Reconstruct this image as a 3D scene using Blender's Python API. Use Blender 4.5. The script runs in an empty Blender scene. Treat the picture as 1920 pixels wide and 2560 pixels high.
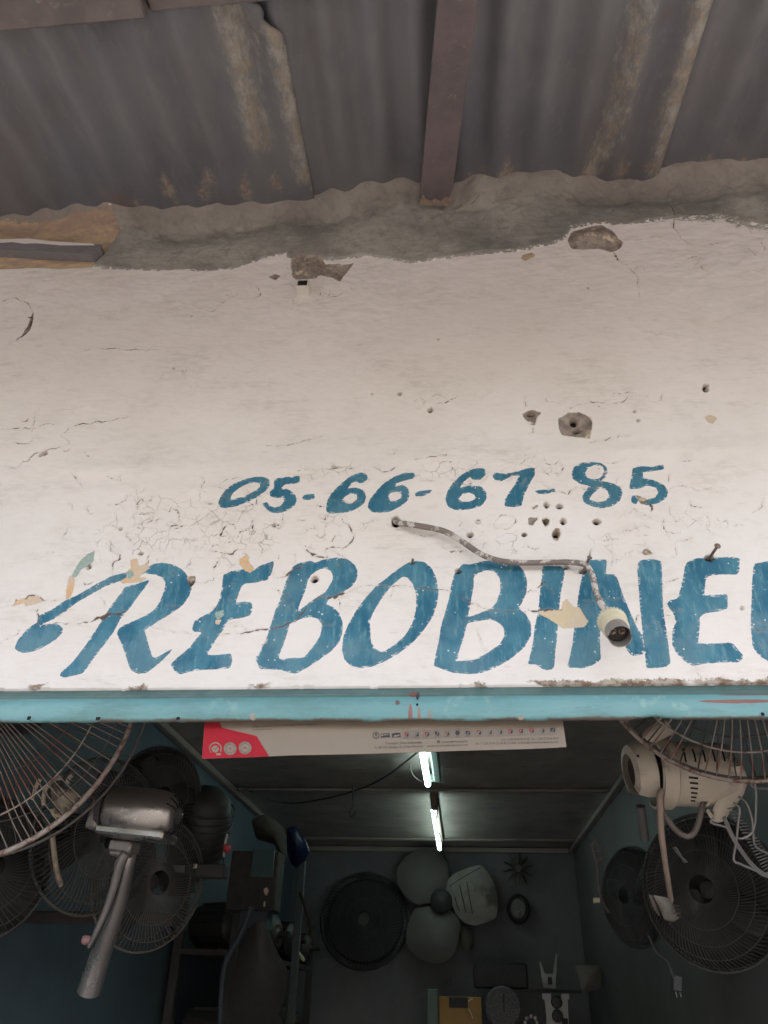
import bpy, math, random
import numpy as np
random.seed(7); rng = np.random.default_rng(7)
SC = bpy.context.scene
COL = SC.collection
# ---------------------------------------------------------------- camera
FPX, CX, CY = 1900.0, 960.0, 1280.0
PITCH, YAW, ROLL = 0.57009, 0.10301, 0.02728
CAM = np.array([0.0, -1.08, 1.70])
FW = np.array([-math.sin(YAW)*math.cos(PITCH), math.cos(YAW)*math.cos(PITCH), math.sin(PITCH)])
_r = np.array([math.cos(YAW), math.sin(YAW), 0.0]); _u = np.cross(_r, FW)
RT = math.cos(ROLL)*_r + math.sin(ROLL)*_u
UP = -math.sin(ROLL)*_r + math.cos(ROLL)*_u
from mathutils import Matrix, Vector
cam = bpy.data.cameras.new('camera'); co = bpy.data.objects.new('camera', cam); COL.objects.link(co)
m = Matrix(((RT[0], UP[0], -FW[0], CAM[0]), (RT[1], UP[1], -FW[1], CAM[1]), (RT[2], UP[2], -FW[2], CAM[2]), (0, 0, 0, 1)))
co.matrix_world = m
cam.sensor_fit = 'VERTICAL'; cam.sensor_height = 36.0; cam.sensor_width = 27.0
cam.lens = 36.0*FPX/2560.0; cam.clip_start = 0.02; cam.clip_end = 2000
SC.camera = co
# ---------------------------------------------------------------- daylight
SUN_EL, SUN_AZ = math.radians(58), math.radians(150)
w = bpy.data.worlds.new("World"); SC.world = w; w.use_nodes = True
nt = w.node_tree; nt.nodes.clear()
sky = nt.nodes.new('ShaderNodeTexSky'); sky.sky_type = 'NISHITA'; sky.sun_disc = False
sky.sun_elevation = SUN_EL; sky.sun_rotation = SUN_AZ; sky.air_density = 1.0; sky.dust_density = 4.0; sky.ozone_density = 0.8
bg = nt.nodes.new('ShaderNodeBackground'); bg.inputs[1].default_value = 0.15
wo = nt.nodes.new('ShaderNodeOutputWorld')
nt.links.new(sky.outputs[0], bg.inputs[0]); nt.links.new(bg.outputs[0], wo.inputs[0])
sl = bpy.data.lights.new('sun', 'SUN'); sl.energy = 2.0; sl.angle = math.radians(3.0); sl.color = (1.0, 0.95, 0.88)
so = bpy.data.objects.new('sun', sl); COL.objects.link(so)
# world-space direction towards the sun (Nishita: rotation measured from +Y clockwise)
sd = Vector((math.sin(SUN_AZ)*math.cos(SUN_EL), math.cos(SUN_AZ)*math.cos(SUN_EL), math.sin(SUN_EL)))
so.rotation_euler = sd.to_track_quat('Z', 'Y').to_euler(); so.location = (2, -6, 9)
SC.view_settings.view_transform = 'Standard'; SC.view_settings.look = 'None'
SC.view_settings.gamma = 1.0; SC.view_settings.use_curve_mapping = False
SC.view_settings.exposure = 2.48
SC.render.engine = 'CYCLES'
SC.cycles.use_denoising = True
SC.cycles.use_adaptive_sampling = True; SC.cycles.adaptive_threshold = 0.03
SC.cycles.max_bounces = 10; SC.cycles.diffuse_bounces = 6; SC.cycles.glossy_bounces = 3
SC.cycles.sample_clamp_indirect = 6.0; SC.cycles.caustics_reflective = False; SC.cycles.caustics_refractive = False

# ---------------------------------------------------------------- geometry helpers
def ray(px, py):
    return FW + (px-CX)/FPX*RT - (py-CY)/FPX*UP
def PY(px, py, Y=0.0):
    d = ray(px, py); return CAM + d*((Y-CAM[1])/d[1])
def PZ(px, py, Z):
    d = ray(px, py); return CAM + d*((Z-CAM[2])/d[2])
def PX(px, py, X):
    d = ray(px, py); return CAM + d*((X-CAM[0])/d[0])
def PD(px, py, D):
    return CAM + ray(px, py)*D
def depth(p): return float((np.asarray(p)-CAM) @ FW)
def mpp(p): return depth(p)/FPX           # metres per photo pixel at p
def nrm(v):
    v = np.asarray(v, float); return v/np.linalg.norm(v)
def frame(n, hint=(0, 0, 1)):
    n = nrm(n); h = np.asarray(hint, float)
    if abs(n @ nrm(h)) > .97: h = np.array([1., 0, 0])
    u = nrm(np.cross(h, n)); v = np.cross(n, u); return u, v, n

class G:
    """mesh accumulator; faces carry a material slot"""
    def __init__(s): s.v = []; s.f = []; s.m = []; s.n = 0
    def add(s, V, F, mi=0):
        V = np.asarray(V, float)
        for f in F: s.f.append(tuple(int(i)+s.n for i in f)); s.m.append(mi)
        s.v.append(V); s.n += len(V); return s
    def box(s, c, size, R=None, mi=0, bev=0.0):
        sx, sy, sz = [q/2 for q in size]; R = np.eye(3) if R is None else np.asarray(R)
        if bev <= 0:
            V = np.array([(x, y, z) for x in (-sx, sx) for y in (-sy, sy) for z in (-sz, sz)])
            F = [(0, 1, 3, 2), (4, 6, 7, 5), (0, 4, 5, 1), (2, 3, 7, 6), (0, 2, 6, 4), (1, 5, 7, 3)]
        else:
            b = min(bev, sx*.49, sy*.49, sz*.49); V = []
            idx = {}
            for a in (-1, 1):
                for bb in (-1, 1):
                    for c_ in (-1, 1):
                        for ax in range(3):
                            q = [a*(sx-b), bb*(sy-b), c_*(sz-b)]
                            q[ax] = (a*sx, bb*sy, c_*sz)[ax]
                            idx[(a, bb, c_, ax)] = len(V); V.append(q)
            F = []
            for ax in range(3):
                o1, o2 = (ax+1) % 3, (ax+2) % 3
                for sg in (-1, 1):
                    q = []
                    for (p, r) in ((-1, -1), (1, -1), (1, 1), (-1, 1)):
                        k = [0, 0, 0]; k[ax] = sg; k[o1] = p; k[o2] = r; q.append(idx[(*k, ax)])
                    F.append(q if sg > 0 else q[::-1])
            for ax in range(3):
                o1, o2 = (ax+1) % 3, (ax+2) % 3
                for p in (-1, 1):
                    for r in (-1, 1):
                        k1 = [0]*3; k1[o1] = p; k1[o2] = r; k1[ax] = -1; k2 = list(k1); k2[ax] = 1
                        q = [idx[(*k1, o1)], idx[(*k2, o1)], idx[(*k2, o2)], idx[(*k1, o2)]]
                        F.append(q if p*r < 0 else q[::-1])
            for a in (-1, 1):
                for bb in (-1, 1):
                    for c_ in (-1, 1):
                        q = [idx[(a, bb, c_, 0)], idx[(a, bb, c_, 1)], idx[(a, bb, c_, 2)]]
                        F.append(q if a*bb*c_ > 0 else q[::-1])
            V = np.array(V)
        return s.add(V @ R.T + np.asarray(c), F, mi)
    def tube(s, pts, r, n=8, caps=True, mi=0, smoothpts=0, flat=1.0):
        P = np.asarray(pts, float)
        if smoothpts: P = smooth(P, smoothpts)
        rs = np.full(len(P), r) if np.isscalar(r) else np.interp(np.linspace(0, 1, len(P)), np.linspace(0, 1, len(r)), r)
        T = np.gradient(P, axis=0); T /= np.linalg.norm(T, axis=1)[:, None]+1e-12
        u, v, _ = frame(T[0]); V = []
        for i in range(len(P)):
            t = T[i]; u = u-(u@t)*t; u = nrm(u); v = np.cross(t, u)
            for k in range(n):
                a = 2*math.pi*k/n; V.append(P[i]+rs[i]*(math.cos(a)*u+flat*math.sin(a)*v))
        F = []
        for i in range(len(P)-1):
            for k in range(n):
                a, b = i*n+k, i*n+(k+1) % n; F.append((a, b, b+n, a+n))
        if caps: F.append(tuple(range(n))[::-1]); F.append(tuple(range((len(P)-1)*n, len(P)*n)))
        return s.add(V, F, mi)
    def ring(s, c, n_, R, r, seg=48, k=6, ry=None, mi=0, a0=0, a1=2*math.pi):
        u, v, w_ = frame(n_); ry = R if ry is None else ry
        closed = abs(a1-a0-2*math.pi) < 1e-6
        A = np.linspace(a0, a1, seg, endpoint=not closed)
        P = [np.asarray(c)+R*math.cos(a)*u+ry*math.sin(a)*v for a in A]
        if not closed: return s.tube(P, r, k, mi=mi)
        V = []; F = []
        for i, a in enumerate(A):
            d = nrm(R*math.cos(a)*u+ry*math.sin(a)*v)
            for j in range(k):
                b = 2*math.pi*j/k; V.append(P[i]+r*(math.cos(b)*d+math.sin(b)*w_))
        for i in range(seg):
            for j in range(k):
                F.append((i*k+j, ((i+1) % seg)*k+j, ((i+1) % seg)*k+(j+1) % k, i*k+(j+1) % k))
        return s.add(V, F, mi)
    def lathe(s, c, axis, prof, n=32, mi=0, sx=1.0, sy=1.0, hint=(0, 0, 1), a0=0, a1=2*math.pi, basis=None):
        """prof: (radius, distance along axis)"""
        u, v, w_ = frame(axis, hint) if basis is None else basis
        full = abs(a1-a0-2*math.pi) < 1e-6
        A = np.linspace(a0, a1, n, endpoint=not full); V = []
        for (r, z) in prof:
            for a in A: V.append(np.asarray(c)+w_*z+r*(sx*math.cos(a)*u+sy*math.sin(a)*v))
        F = []
        for i in range(len(prof)-1):
            for k in range(n if full else n-1):
                a, b = i*n+k, i*n+(k+1) % n; F.append((a, b, b+n, a+n))
        if full:
            if prof[0][0] > 1e-5: F.append(tuple(range(n))[::-1])
            if prof[-1][0] > 1e-5: F.append(tuple(range((len(prof)-1)*n, len(prof)*n)))
        return s.add(V, F, mi)
    def prism(s, poly, t, mi=0):
        """poly: list of 3D points (planar); t: thickness vector"""
        P = np.asarray(poly, float); n = len(P); V = np.vstack([P, P+np.asarray(t)])
        F = [tuple(range(n))[::-1], tuple(range(n, 2*n))]+[(i, (i+1) % n, n+(i+1) % n, n+i) for i in range(n)]
        return s.add(V, F, mi)

def smooth(P, k=6):
    P = np.asarray(P, float); n = len(P); out = []
    Q = np.vstack([2*P[0]-P[1], P, 2*P[-1]-P[-2]])
    for i in range(n-1):
        p0, p1, p2, p3 = Q[i:i+4]
        for j in range(k):
            t = j/k
            out.append(.5*((2*p1)+(-p0+p2)*t+(2*p0-5*p1+4*p2-p3)*t*t+(-p0+3*p1-3*p2+p3)*t**3))
    out.append(P[-1]); return np.array(out)

def link(name, g, mats, parent=None, loc=(0, 0, 0), smoothang=40, kind=None, label=None):
    me = bpy.data.meshes.new(name)
    V = np.vstack(g.v)-np.asarray(loc)
    me.from_pydata(V.tolist(), [], g.f); me.update()
    if not isinstance(mats, (list, tuple)): mats = [mats]
    for m_ in mats: me.materials.append(m_)
    if len(mats) > 1: me.polygons.foreach_set('material_index', g.m)
    if smoothang:
        me.polygons.foreach_set('use_smooth', [True]*len(me.polygons))
        me.set_sharp_from_angle(angle=math.radians(smoothang))
    o = bpy.data.objects.new(name, me); COL.objects.link(o)
    if parent is not None: o.parent = parent
    if kind: o['kind'] = kind
    if label: o['label'] = label
    return o

class Thing:
    def __init__(s, name, label, cat, loc=(0, 0, 0), group=None, kind=None):
        s.loc = np.asarray(loc, float)
        o = bpy.data.objects.new(name, None); COL.objects.link(o); o.location = tuple(s.loc)
        o.empty_display_size = .05
        s.o = o
        if kind: o['kind'] = kind
        if label: o['label'] = label
        if cat: o['category'] = cat
        if group: o['group'] = group
    def part(s, name, g, mats, under=None, **k):
        return link(name, g, mats, parent=(under or s.o), loc=s.loc, **k)
def single(name, label, cat, g, mats, group=None, **k):
    loc = np.vstack(g.v).mean(0)
    o = link(name, g, mats, loc=loc, **k); o.location = tuple(loc)
    o['label'] = label; o['category'] = cat
    if group: o['group'] = group
    return o
def structure(name, g, mats, **k):
    o = link(name, g, mats, **k); o['kind'] = 'structure'; return o

# ---------------------------------------------------------------- node helpers
class N:
    def __init__(s, name):
        s.mat = bpy.data.materials.new(name); s.mat.use_nodes = True
        s.t = s.mat.node_tree; s.t.nodes.clear()
        s.out = s.t.nodes.new('ShaderNodeOutputMaterial')
        s.b = s.t.nodes.new('ShaderNodeBsdfPrincipled'); s.t.links.new(s.b.outputs[0], s.out.inputs[0])
        s.co = s.t.nodes.new('ShaderNodeTexCoord').outputs['Object']
    def set(s, inp, v):
        i = inp if not isinstance(inp, str) else s.b.inputs[inp]
        if isinstance(v, bpy.types.NodeSocket): s.t.links.new(v, i)
        elif i.type == 'RGBA' and len(v) == 3: i.default_value = (*v, 1)
        else: i.default_value = v
    def vec(s, scale=(1, 1, 1), src=None, rot=(0, 0, 0), loc=(0, 0, 0)):
        n = s.t.nodes.new('ShaderNodeMapping'); s.t.links.new(src or s.co, n.inputs[0])
        n.inputs['Scale'].default_value = scale; n.inputs['Rotation'].default_value = rot; n.inputs['Location'].default_value = loc
        return n.outputs[0]
    def noise(s, scale, detail=4, rough=.55, vec=None, dist=0.0):
        n = s.t.nodes.new('ShaderNodeTexNoise'); s.t.links.new(vec or s.co, n.inputs['Vector'])
        n.inputs['Scale'].default_value = scale; n.inputs['Detail'].default_value = detail
        n.inputs['Roughness'].default_value = rough; n.inputs['Distortion'].default_value = dist
        return n.outputs[0]
    def vor(s, scale, feature='F1', vec=None, out=0, rand=1.0):
        n = s.t.nodes.new('ShaderNodeTexVoronoi'); n.feature = feature; s.t.links.new(vec or s.co, n.inputs['Vector'])
        n.inputs['Scale'].default_value = scale; n.inputs['Randomness'].default_value = rand; return n.outputs[out]
    def math(s, op, a, b=0.0, c=0.0, clamp=False):
        n = s.t.nodes.new('ShaderNodeMath'); n.operation = op; n.use_clamp = clamp
        for i, q in enumerate((a, b, c)): s.set(n.inputs[i], q)
        return n.outputs[0]
    def rng(s, v, a, b, c=0.0, d=1.0):
        n = s.t.nodes.new('ShaderNodeMapRange'); n.interpolation_type = 'SMOOTHSTEP'
        for i, q in enumerate((v, a, b, c, d)): s.set(n.inputs[i], q)
        return n.outputs[0]
    def mix(s, f, a, b, mode='MIX'):
        n = s.t.nodes.new('ShaderNodeMix'); n.data_type = 'RGBA'; n.blend_type = mode
        s.set(n.inputs[0], f); s.set(n.inputs[6], a); s.set(n.inputs[7], b); return n.outputs[2]
    def attr(s, name):
        n = s.t.nodes.new('ShaderNodeAttribute'); n.attribute_name = name
        q = s.t.nodes.new('ShaderNodeSeparateColor'); s.t.links.new(n.outputs['Color'], q.inputs[0])
        return q.outputs[0], q.outputs[1], q.outputs[2]
    def sep(s, src=None):
        q = s.t.nodes.new('ShaderNodeSeparateXYZ'); s.t.links.new(src or s.co, q.inputs[0]); return q.outputs
    def bump(s, h, strength=.5, dist=.001, prev=None):
        n = s.t.nodes.new('ShaderNodeBump'); n.inputs['Strength'].default_value = strength
        n.inputs['Distance'].default_value = dist; s.t.links.new(h, n.inputs['Height'])
        if prev is not None: s.t.links.new(prev, n.inputs['Normal'])
        s.t.links.new(n.outputs[0], s.b.inputs['Normal']); return n.outputs[0]

def mat(name, c, c2=None, rough=.6, metal=0.0, scale=30, amt=.5, bump=.2, bscale=120, bdist=.0006, stain=None, st_scale=12, st_th=(.55, .7), emit=None, estr=0, spec=.4, stretch=(1, 1, 1)):
    n = N(name); c2 = c2 or tuple(q*.7 for q in c)
    v = n.vec(stretch)
    f = n.rng(n.noise(scale, 5, .6, v), .3, .7, 0, 1)
    col = n.mix(n.math('MULTIPLY', f, amt), c, c2)
    if stain: col = n.mix(n.rng(n.noise(st_scale, 6, .65), *st_th), col, stain)
    n.set('Base Color', col); n.set('Metallic', metal)
    n.set('Roughness', n.rng(n.noise(scale*2, 3), .2, .8, max(0, rough-.08), min(1, rough+.1)))
    n.set('Specular IOR Level', spec)
    if bump: n.bump(n.noise(bscale, 4, .6, v), bump, bdist)
    if emit: n.set('Emission Color', emit); n.set('Emission Strength', estr)
    return n.mat
# ================================================================ the painted wall
def pxc(pts, ox, oy, s):            # crop coordinates -> photo pixels
    return [(ox+x/s, oy+y/s) for x, y in pts]
A_ = lambda p: pxc(p, 0, 1350, 2.304)
B_ = lambda p: pxc(p, 620, 1350, 2.304)
C_ = lambda p: pxc(p, 1200, 1350, 2.304)
D_ = lambda p: pxc(p, 500, 1120, 2.304)
E_ = lambda p: pxc(p, 1080, 1120, 1.975)
T3 = lambda p: pxc(p, 0, 640, 1.728)
T4 = lambda p: pxc(p, 960, 500, 1.728)
T2 = lambda p: pxc(p, 960, 0, 1.728)
T1 = lambda p: pxc(p, 0, 0, 1.728)
def wxz(pts):
    return np.array([PY(x, y)[[0, 2]] for x, y in pts])
STEP = 0.0021
X0, X1, Z0, Z1 = -1.14, 0.84, 2.058, 3.345
gx = np.arange(X0, X1, STEP); gz = np.arange(Z0, Z1, STEP)
NX, NZ = len(gx), len(gz)
GX, GZ = np.meshgrid(gx, gz)         # rows: z
def vnoise(scale, seed, sx=1.0, sz=1.0, octv=4, rough=.5):
    r = np.random.default_rng(seed); out = np.zeros_like(GX); amp = 1; tot = 0
    for o in range(octv):
        a = (GX-X0)*scale*sx*2**o+3.7; b = (GZ-Z0)*scale*sz*2**o+1.3
        T = r.random((int(b.max())+3, int(a.max())+3))
        ia, ib = a.astype(int), b.astype(int); fa, fb = a-ia, b-ib
        fa = fa*fa*(3-2*fa); fb = fb*fb*(3-2*fb)
        v = (T[ib, ia]*(1-fa)+T[ib, ia+1]*fa)*(1-fb)+(T[ib+1, ia]*(1-fa)+T[ib+1, ia+1]*fa)*fb
        out += amp*(v-.5); tot += amp; amp *= rough
    return out/tot*2
def sub(P, m_=.03):
    i0, i1 = np.searchsorted(gx, [P[:, 0].min()-m_, P[:, 0].max()+m_])
    j0, j1 = np.searchsorted(gz, [P[:, 1].min()-m_, P[:, 1].max()+m_])
    return slice(j0, j1), slice(i0, i1)
def segd(P, X, Z, closed):
    d = np.full(X.shape, 9.0); n = len(P)
    for i in range(n if closed else n-1):
        a, b = P[i], P[(i+1) % n]; e = b-a; L = e@e+1e-12
        t = np.clip(((X-a[0])*e[0]+(Z-a[1])*e[1])/L, 0, 1)
        d = np.minimum(d, np.hypot(X-a[0]-t*e[0], Z-a[1]-t*e[1]))
    return d
def inside(P, X, Z):
    r = np.zeros(X.shape, bool); n = len(P)
    for i in range(n):
        a, b = P[i], P[(i+1) % n]
        c = (a[1] > Z) != (b[1] > Z)
        r ^= c & (X < (b[0]-a[0])*(Z-a[1])/(b[1]-a[1]+1e-12)+a[0])
    return r
def chaikin(P, k=1):
    for _ in range(k):
        Q = []
        for i in range(len(P)):
            a, b = P[i], P[(i+1) % len(P)]; Q += [.88*a+.12*b, .12*a+.88*b]
        P = np.array(Q)
    return P
def sdf_into(F, pts, holes=(), soft=0, op='max', regid=None, rid=0, curve=1):
    P = wxz(pts); P = chaikin(P, curve) if curve else P
    s = sub(P, .09 if F is cem else .03); X, Z = GX[s], GZ[s]
    if X.size == 0: return
    d = segd(P, X, Z, True); d = np.where(inside(P, X, Z), d, -d)
    for h in holes:
        H = chaikin(wxz(h), 1); dh = segd(H, X, Z, True); dh = np.where(inside(H, X, Z), -dh, dh); d = np.minimum(d, dh)
    if regid is not None: regid[s][d > 0] = rid
    F[s] = np.maximum(F[s], d)
    return s, d
BIG = -.01
blue = np.full(GX.shape, BIG); cem = np.full(GX.shape, -.05); yel = np.full(GX.shape, BIG)
chy = np.full(GX.shape, BIG); cht = np.full(GX.shape, BIG); chg = np.full(GX.shape, BIG)
hole = np.full(GX.shape, BIG); crack = np.full(GX.shape, BIG); crk = np.zeros(GX.shape)
region = np.zeros(GX.shape, np.int16)
LETTERS = []
def letter(lbl, parts):
    rid = 10+len(LETTERS); LETTERS.append(lbl)
    for p in parts: sdf_into(blue, p[0], p[1] if len(p) > 1 else (), regid=region, rid=rid)
letter('blue painted letter R with a long curled lead-in stroke', [
 (A_([(85,620),(100,640),(140,652),(200,640),(260,612),(320,575),(358,535),(362,508),(335,485),(295,483),(230,490),(300,462),(330,440),(380,405),(450,355),(530,310),(600,270),(680,240),(740,222),(800,200),(835,192),(858,150),(800,168),(740,182),(650,205),(610,225),(560,250),(500,287),(430,325),(380,345),(345,370),(300,402),(250,425),(220,440),(215,475),(190,490),(150,522),(105,575)]),),
 (A_([(862,225),(845,258),(790,330),(740,400),(700,440),(660,520),(610,590),(560,655),(520,710),(478,770),(370,795),(343,782),(352,762),(420,700),(490,610),(550,520),(600,440),(640,375),(700,300),(720,270),(800,248)]),),
 (A_([(835,192),(860,150),(885,135),(940,130),(1000,142),(1045,165),(1078,200),(1085,235),(1105,270),(1090,320),(1055,370),(1010,405),(955,440),(890,482),(832,520),(850,580),(878,672),(895,680),(940,655),(992,628),(985,642),(930,700),(875,745),(838,768),(800,772),(765,758),(748,738),(735,700),(715,640),(693,580),(672,540),(685,508),(720,488),(790,458),(850,428),(893,395),(922,350),(945,290),(952,245),(935,215),(897,200)]),)])
letter('first blue painted letter E, slanting, beside the R', [(A_([(1285,200),(1310,190),(1330,180),(1410,165),(1460,175),(1490,150),(1575,122),(1578,135),(1565,190),(1540,230),(1470,245),(1410,250),(1390,268),(1375,310),(1355,360),(1410,355),(1450,360),(1452,400),(1440,435),(1390,448),(1330,455),(1300,475),(1285,520),(1250,560),(1220,610),(1190,660),(1250,662),(1330,650),(1338,690),(1325,735),(1260,745),(1180,745),(1100,755),(1040,775),(1010,760),(982,715),(1030,670),(1090,620),(1150,545),(1160,530),(1120,530),(1105,515),(1115,470),(1160,440),(1220,410),(1245,380),(1265,330),(1280,260)]),)])
letter('first blue painted letter B, left of the O', [(B_([(255,155),(290,135),(340,122),(370,120),(385,130),(440,112),(510,100),(570,108),(615,140),(633,180),(628,225),(600,265),(550,300),(500,325),(460,345),(450,368),(490,385),(525,420),(545,470),(545,530),(525,590),(480,640),(410,690),(340,735),(270,772),(230,762),(190,748),(130,745),(70,745),(40,680),(70,640),(105,570),(130,490),(150,420),(185,340),(210,260),(235,200)]),
 [B_([(365,200),(400,175),(440,162),(475,175),(490,205),(480,245),(445,300),(400,325),(340,370),(285,412),(300,360),(330,290),(345,230)]), B_([(240,480),(290,460),(350,440),(400,450),(425,485),(420,540),(390,595),(340,655),(320,678),(240,680),(172,685),(200,610),(225,540)])])])
letter('blue painted letter O in the shop name', [(B_([(740,262),(790,225),(860,170),(920,130),(970,120),(1020,128),(1060,165),(1085,220),(1098,290),(1090,370),(1065,440),(1020,510),(950,590),(860,660),(780,705),(700,735),(640,738),(590,725),(555,690),(540,630),(550,550),(580,480),(620,410),(670,340)]),
 [B_([(890,212),(920,218),(950,255),(968,310),(968,400),(950,470),(910,545),(850,600),(790,640),(768,648),(730,625),(708,585),(705,520),(700,470),(730,400),(780,320),(830,260)])])])
letter('second blue painted letter B, right of the O', [(B_([(1190,195),(1215,160),(1240,140),(1280,142),(1340,125),(1400,118),(1480,122),(1560,145),(1590,180),(1608,230),(1605,300),(1585,350),(1560,395),(1600,425),(1630,480),(1632,550),(1590,620),(1520,680),(1430,735),(1340,768),(1270,772),(1180,765),(1110,740),(1070,725),(1080,660),(1100,580),(1110,500),(1135,420),(1160,330),(1170,260)]),
 [B_([(1300,215),(1330,190),(1375,175),(1420,182),(1450,220),(1455,290),(1430,360),(1400,395),(1350,415),(1265,445),(1275,400),(1290,320),(1300,270)]), B_([(1262,478),(1310,470),(1380,458),(1430,468),(1470,500),(1478,550),(1450,600),(1380,650),(1300,690),(1205,698),(1215,640),(1240,570)])])])
letter('blue painted letter I behind the hanging cable', [(C_([(360,150),(400,145),(488,150),(488,200),(470,280),(460,350),(450,480),(445,540),(435,640),(428,735),(400,752),(360,745),(325,715),(275,715),(290,660),(305,590),(315,500),(335,410),(345,300),(355,220)]),)])
letter('blue painted letter N behind the lamp holder', [(C_([(625,115),(680,112),(732,112),(725,190),(715,280),(700,400),(692,500),(692,600),(697,690),(650,720),(600,738),(502,735),(520,660),(535,580),(545,480),(560,380),(570,290),(590,200),(620,150)]),),
 (C_([(700,190),(725,195),(780,198),(800,240),(825,320),(850,380),(880,450),(905,505),(935,550),(945,660),(875,668),(850,640),(820,580),(790,480),(750,420),(700,330),(690,260)]),),
 (C_([(905,180),(912,125),(940,112),(1010,112),(1045,125),(1050,240),(1055,400),(1070,500),(1085,600),(1098,715),(1060,735),(1000,740),(958,738),(950,660),(940,570),(930,470),(920,370),(915,290)]),)])
letter('second blue painted letter E under the bent nail', [(C_([(1180,150),(1200,120),(1240,108),(1340,105),(1440,98),(1495,105),(1495,160),(1485,200),(1420,200),(1340,205),(1305,215),(1295,260),(1290,320),(1350,320),(1425,315),(1425,400),(1360,415),(1290,425),(1265,445),(1265,500),(1255,595),(1340,598),(1450,592),(1515,665),(1505,705),(1400,705),(1300,712),(1225,728),(1180,700),(1130,650),(1105,600),(1108,520),(1130,470),(1110,420),(1078,375),(1085,350),(1140,335),(1155,280),(1170,210)]),)])
letter('blue painted letter U cut by the edge of the picture', [(C_([(1575,140),(1660,122),(1700,122),(1695,300),(1690,450),(1700,560),(1740,610),(1800,600),(1840,540),(1850,400),(1855,125),(1985,120),(1980,420),(1960,600),(1880,710),(1780,740),(1690,720),(1610,670),(1570,620),(1558,520),(1560,400),(1565,260)]),)])
letter('blue painted number 0', [(D_([(105,315),(120,280),(160,235),(200,205),(260,180),(320,168),(370,168),(400,185),(402,220),(380,250),(330,285),(270,315),(200,340),(140,348),(115,340)]), [D_([(175,295),(190,265),(230,235),(270,210),(310,198),(345,205),(348,225),(320,250),(270,275),(220,290)])])])
letter('first blue painted number 5', [(D_([(425,195),(445,175),(500,170),(575,162),(575,200),(540,210),(490,210),(470,235),(510,240),(550,270),(558,305),(545,335),(500,365),(450,378),(410,373),(380,350),(358,322),(385,312),(405,335),(430,345),(465,335),(485,310),(480,285),(440,290),(405,280),(402,255),(430,230)]),)])
letter('first blue painted dash', [(D_([(588,290),(600,272),(655,265),(665,285),(650,300),(600,302)]),)])
letter('first blue painted number 6', [(D_([(725,350),(735,300),(765,250),(820,200),(870,160),(920,143),(960,150),(968,175),(950,198),(915,205),(905,195),(880,200),(850,235),(900,230),(945,245),(958,280),(945,320),(905,350),(860,370),(800,378),(750,378),(730,370)]), [D_([(822,300),(835,280),(870,265),(905,270),(905,295),(880,318),(845,322)])])])
letter('second blue painted number 6', [(D_([(965,340),(975,300),(1010,255),(1060,205),(1120,165),(1180,143),(1230,142),(1240,160),(1225,180),(1180,190),(1140,205),(1120,225),(1170,215),(1200,235),(1208,270),(1195,305),(1150,340),(1090,368),(1020,375),(985,365)]), [D_([(1085,280),(1095,260),(1130,252),(1160,260),(1160,285),(1135,300),(1100,308)])])])
letter('second blue painted dash', [(D_([(1238,262),(1265,248),(1338,240),(1325,258),(1280,278),(1240,278)]),)])
letter('third blue painted number 6', [(E_([(65,255),(75,215),(105,170),(150,128),(210,100),(262,102),(265,135),(240,160),(200,160),(190,145),(160,165),(135,200),(180,185),(240,190),(268,215),(270,250),(245,285),(190,302),(120,308),(80,290)]), [E_([(130,250),(150,230),(185,218),(212,232),(212,252),(185,265),(150,265)])])])
letter('blue painted number 7', [(E_([(298,140),(310,122),(360,128),(420,118),(470,100),(508,98),(508,135),(480,180),(455,230),(443,285),(400,292),(358,288),(360,255),(385,215),(410,180),(430,140),(395,140),(370,155),(340,168),(310,160)]),)])
letter('third blue painted dash', [(E_([(508,212),(530,208),(605,200),(610,218),(560,228),(520,225)]),)])
letter('blue painted number 8', [(E_([(688,125),(700,95),(735,75),(790,70),(835,75),(862,95),(868,125),(850,155),(830,165),(880,175),(925,190),(942,220),(930,260),(890,290),(840,300),(790,290),(750,270),(740,240),(760,210),(775,190),(730,178),(695,155)]), [E_([(755,125),(770,100),(800,85),(840,90),(850,115),(835,150),(800,160),(765,150)]), E_([(775,255),(795,225),(830,197),(865,210),(875,240),(855,262),(815,270)])])])
letter('second blue painted number 5, last of the row', [(E_([(990,100),(1030,90),(1090,92),(1145,80),(1145,105),(1090,115),(1040,120),(1042,150),(1100,160),(1150,185),(1168,215),(1155,250),(1110,275),(1060,285),(1030,270),(1060,255),(1100,245),(1118,220),(1105,195),(1060,185),(1030,200),(975,205),(975,180),(985,140)]),), (E_([(982,260),(985,238),(1005,235),(1020,260),(1010,278),(990,275)]),)])

# mortar band, ochre plaster, knocked-off paint
sdf_into(cem, [(230,668),(280,672),(340,672),(400,675),(460,672),(520,678),(580,670),(620,660),(660,645),(715,635),(728,650),(732,695),(790,698),(800,652),(850,650),(900,640),(960,645),(1000,652),(1030,658),(1100,648),(1160,640),(1240,632),(1300,625),(1360,615),(1410,600),(1425,572),(1480,560),(1530,560),(1560,562),(1620,555),(1680,545),(1760,548),(1800,540),(1850,560),(1920,572),(2060,560),(2060,200),(-200,260),(-200,600),(-5,560),(150,560),(290,545),(305,580),(260,640)], curve=0)
cem[GZ > 3.29] = .01
sdf_into(yel, [(-200,700),(-5,672),(100,668),(140,672),(235,668),(262,640),(308,580),(292,540),(150,555),(-5,560),(-200,580)])
sdf_into(yel, T4([(590,250),(600,235),(640,225),(655,240),(610,262)]))
sdf_into(chg, T3([(1160,90),(1185,75),(1215,85),(1190,105)]))
sdf_into(chg, [(728,650),(745,640),(800,645),(815,660),(870,660),(885,655),(860,690),(850,705),(830,695),(800,690),(780,700),(735,700)])
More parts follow.
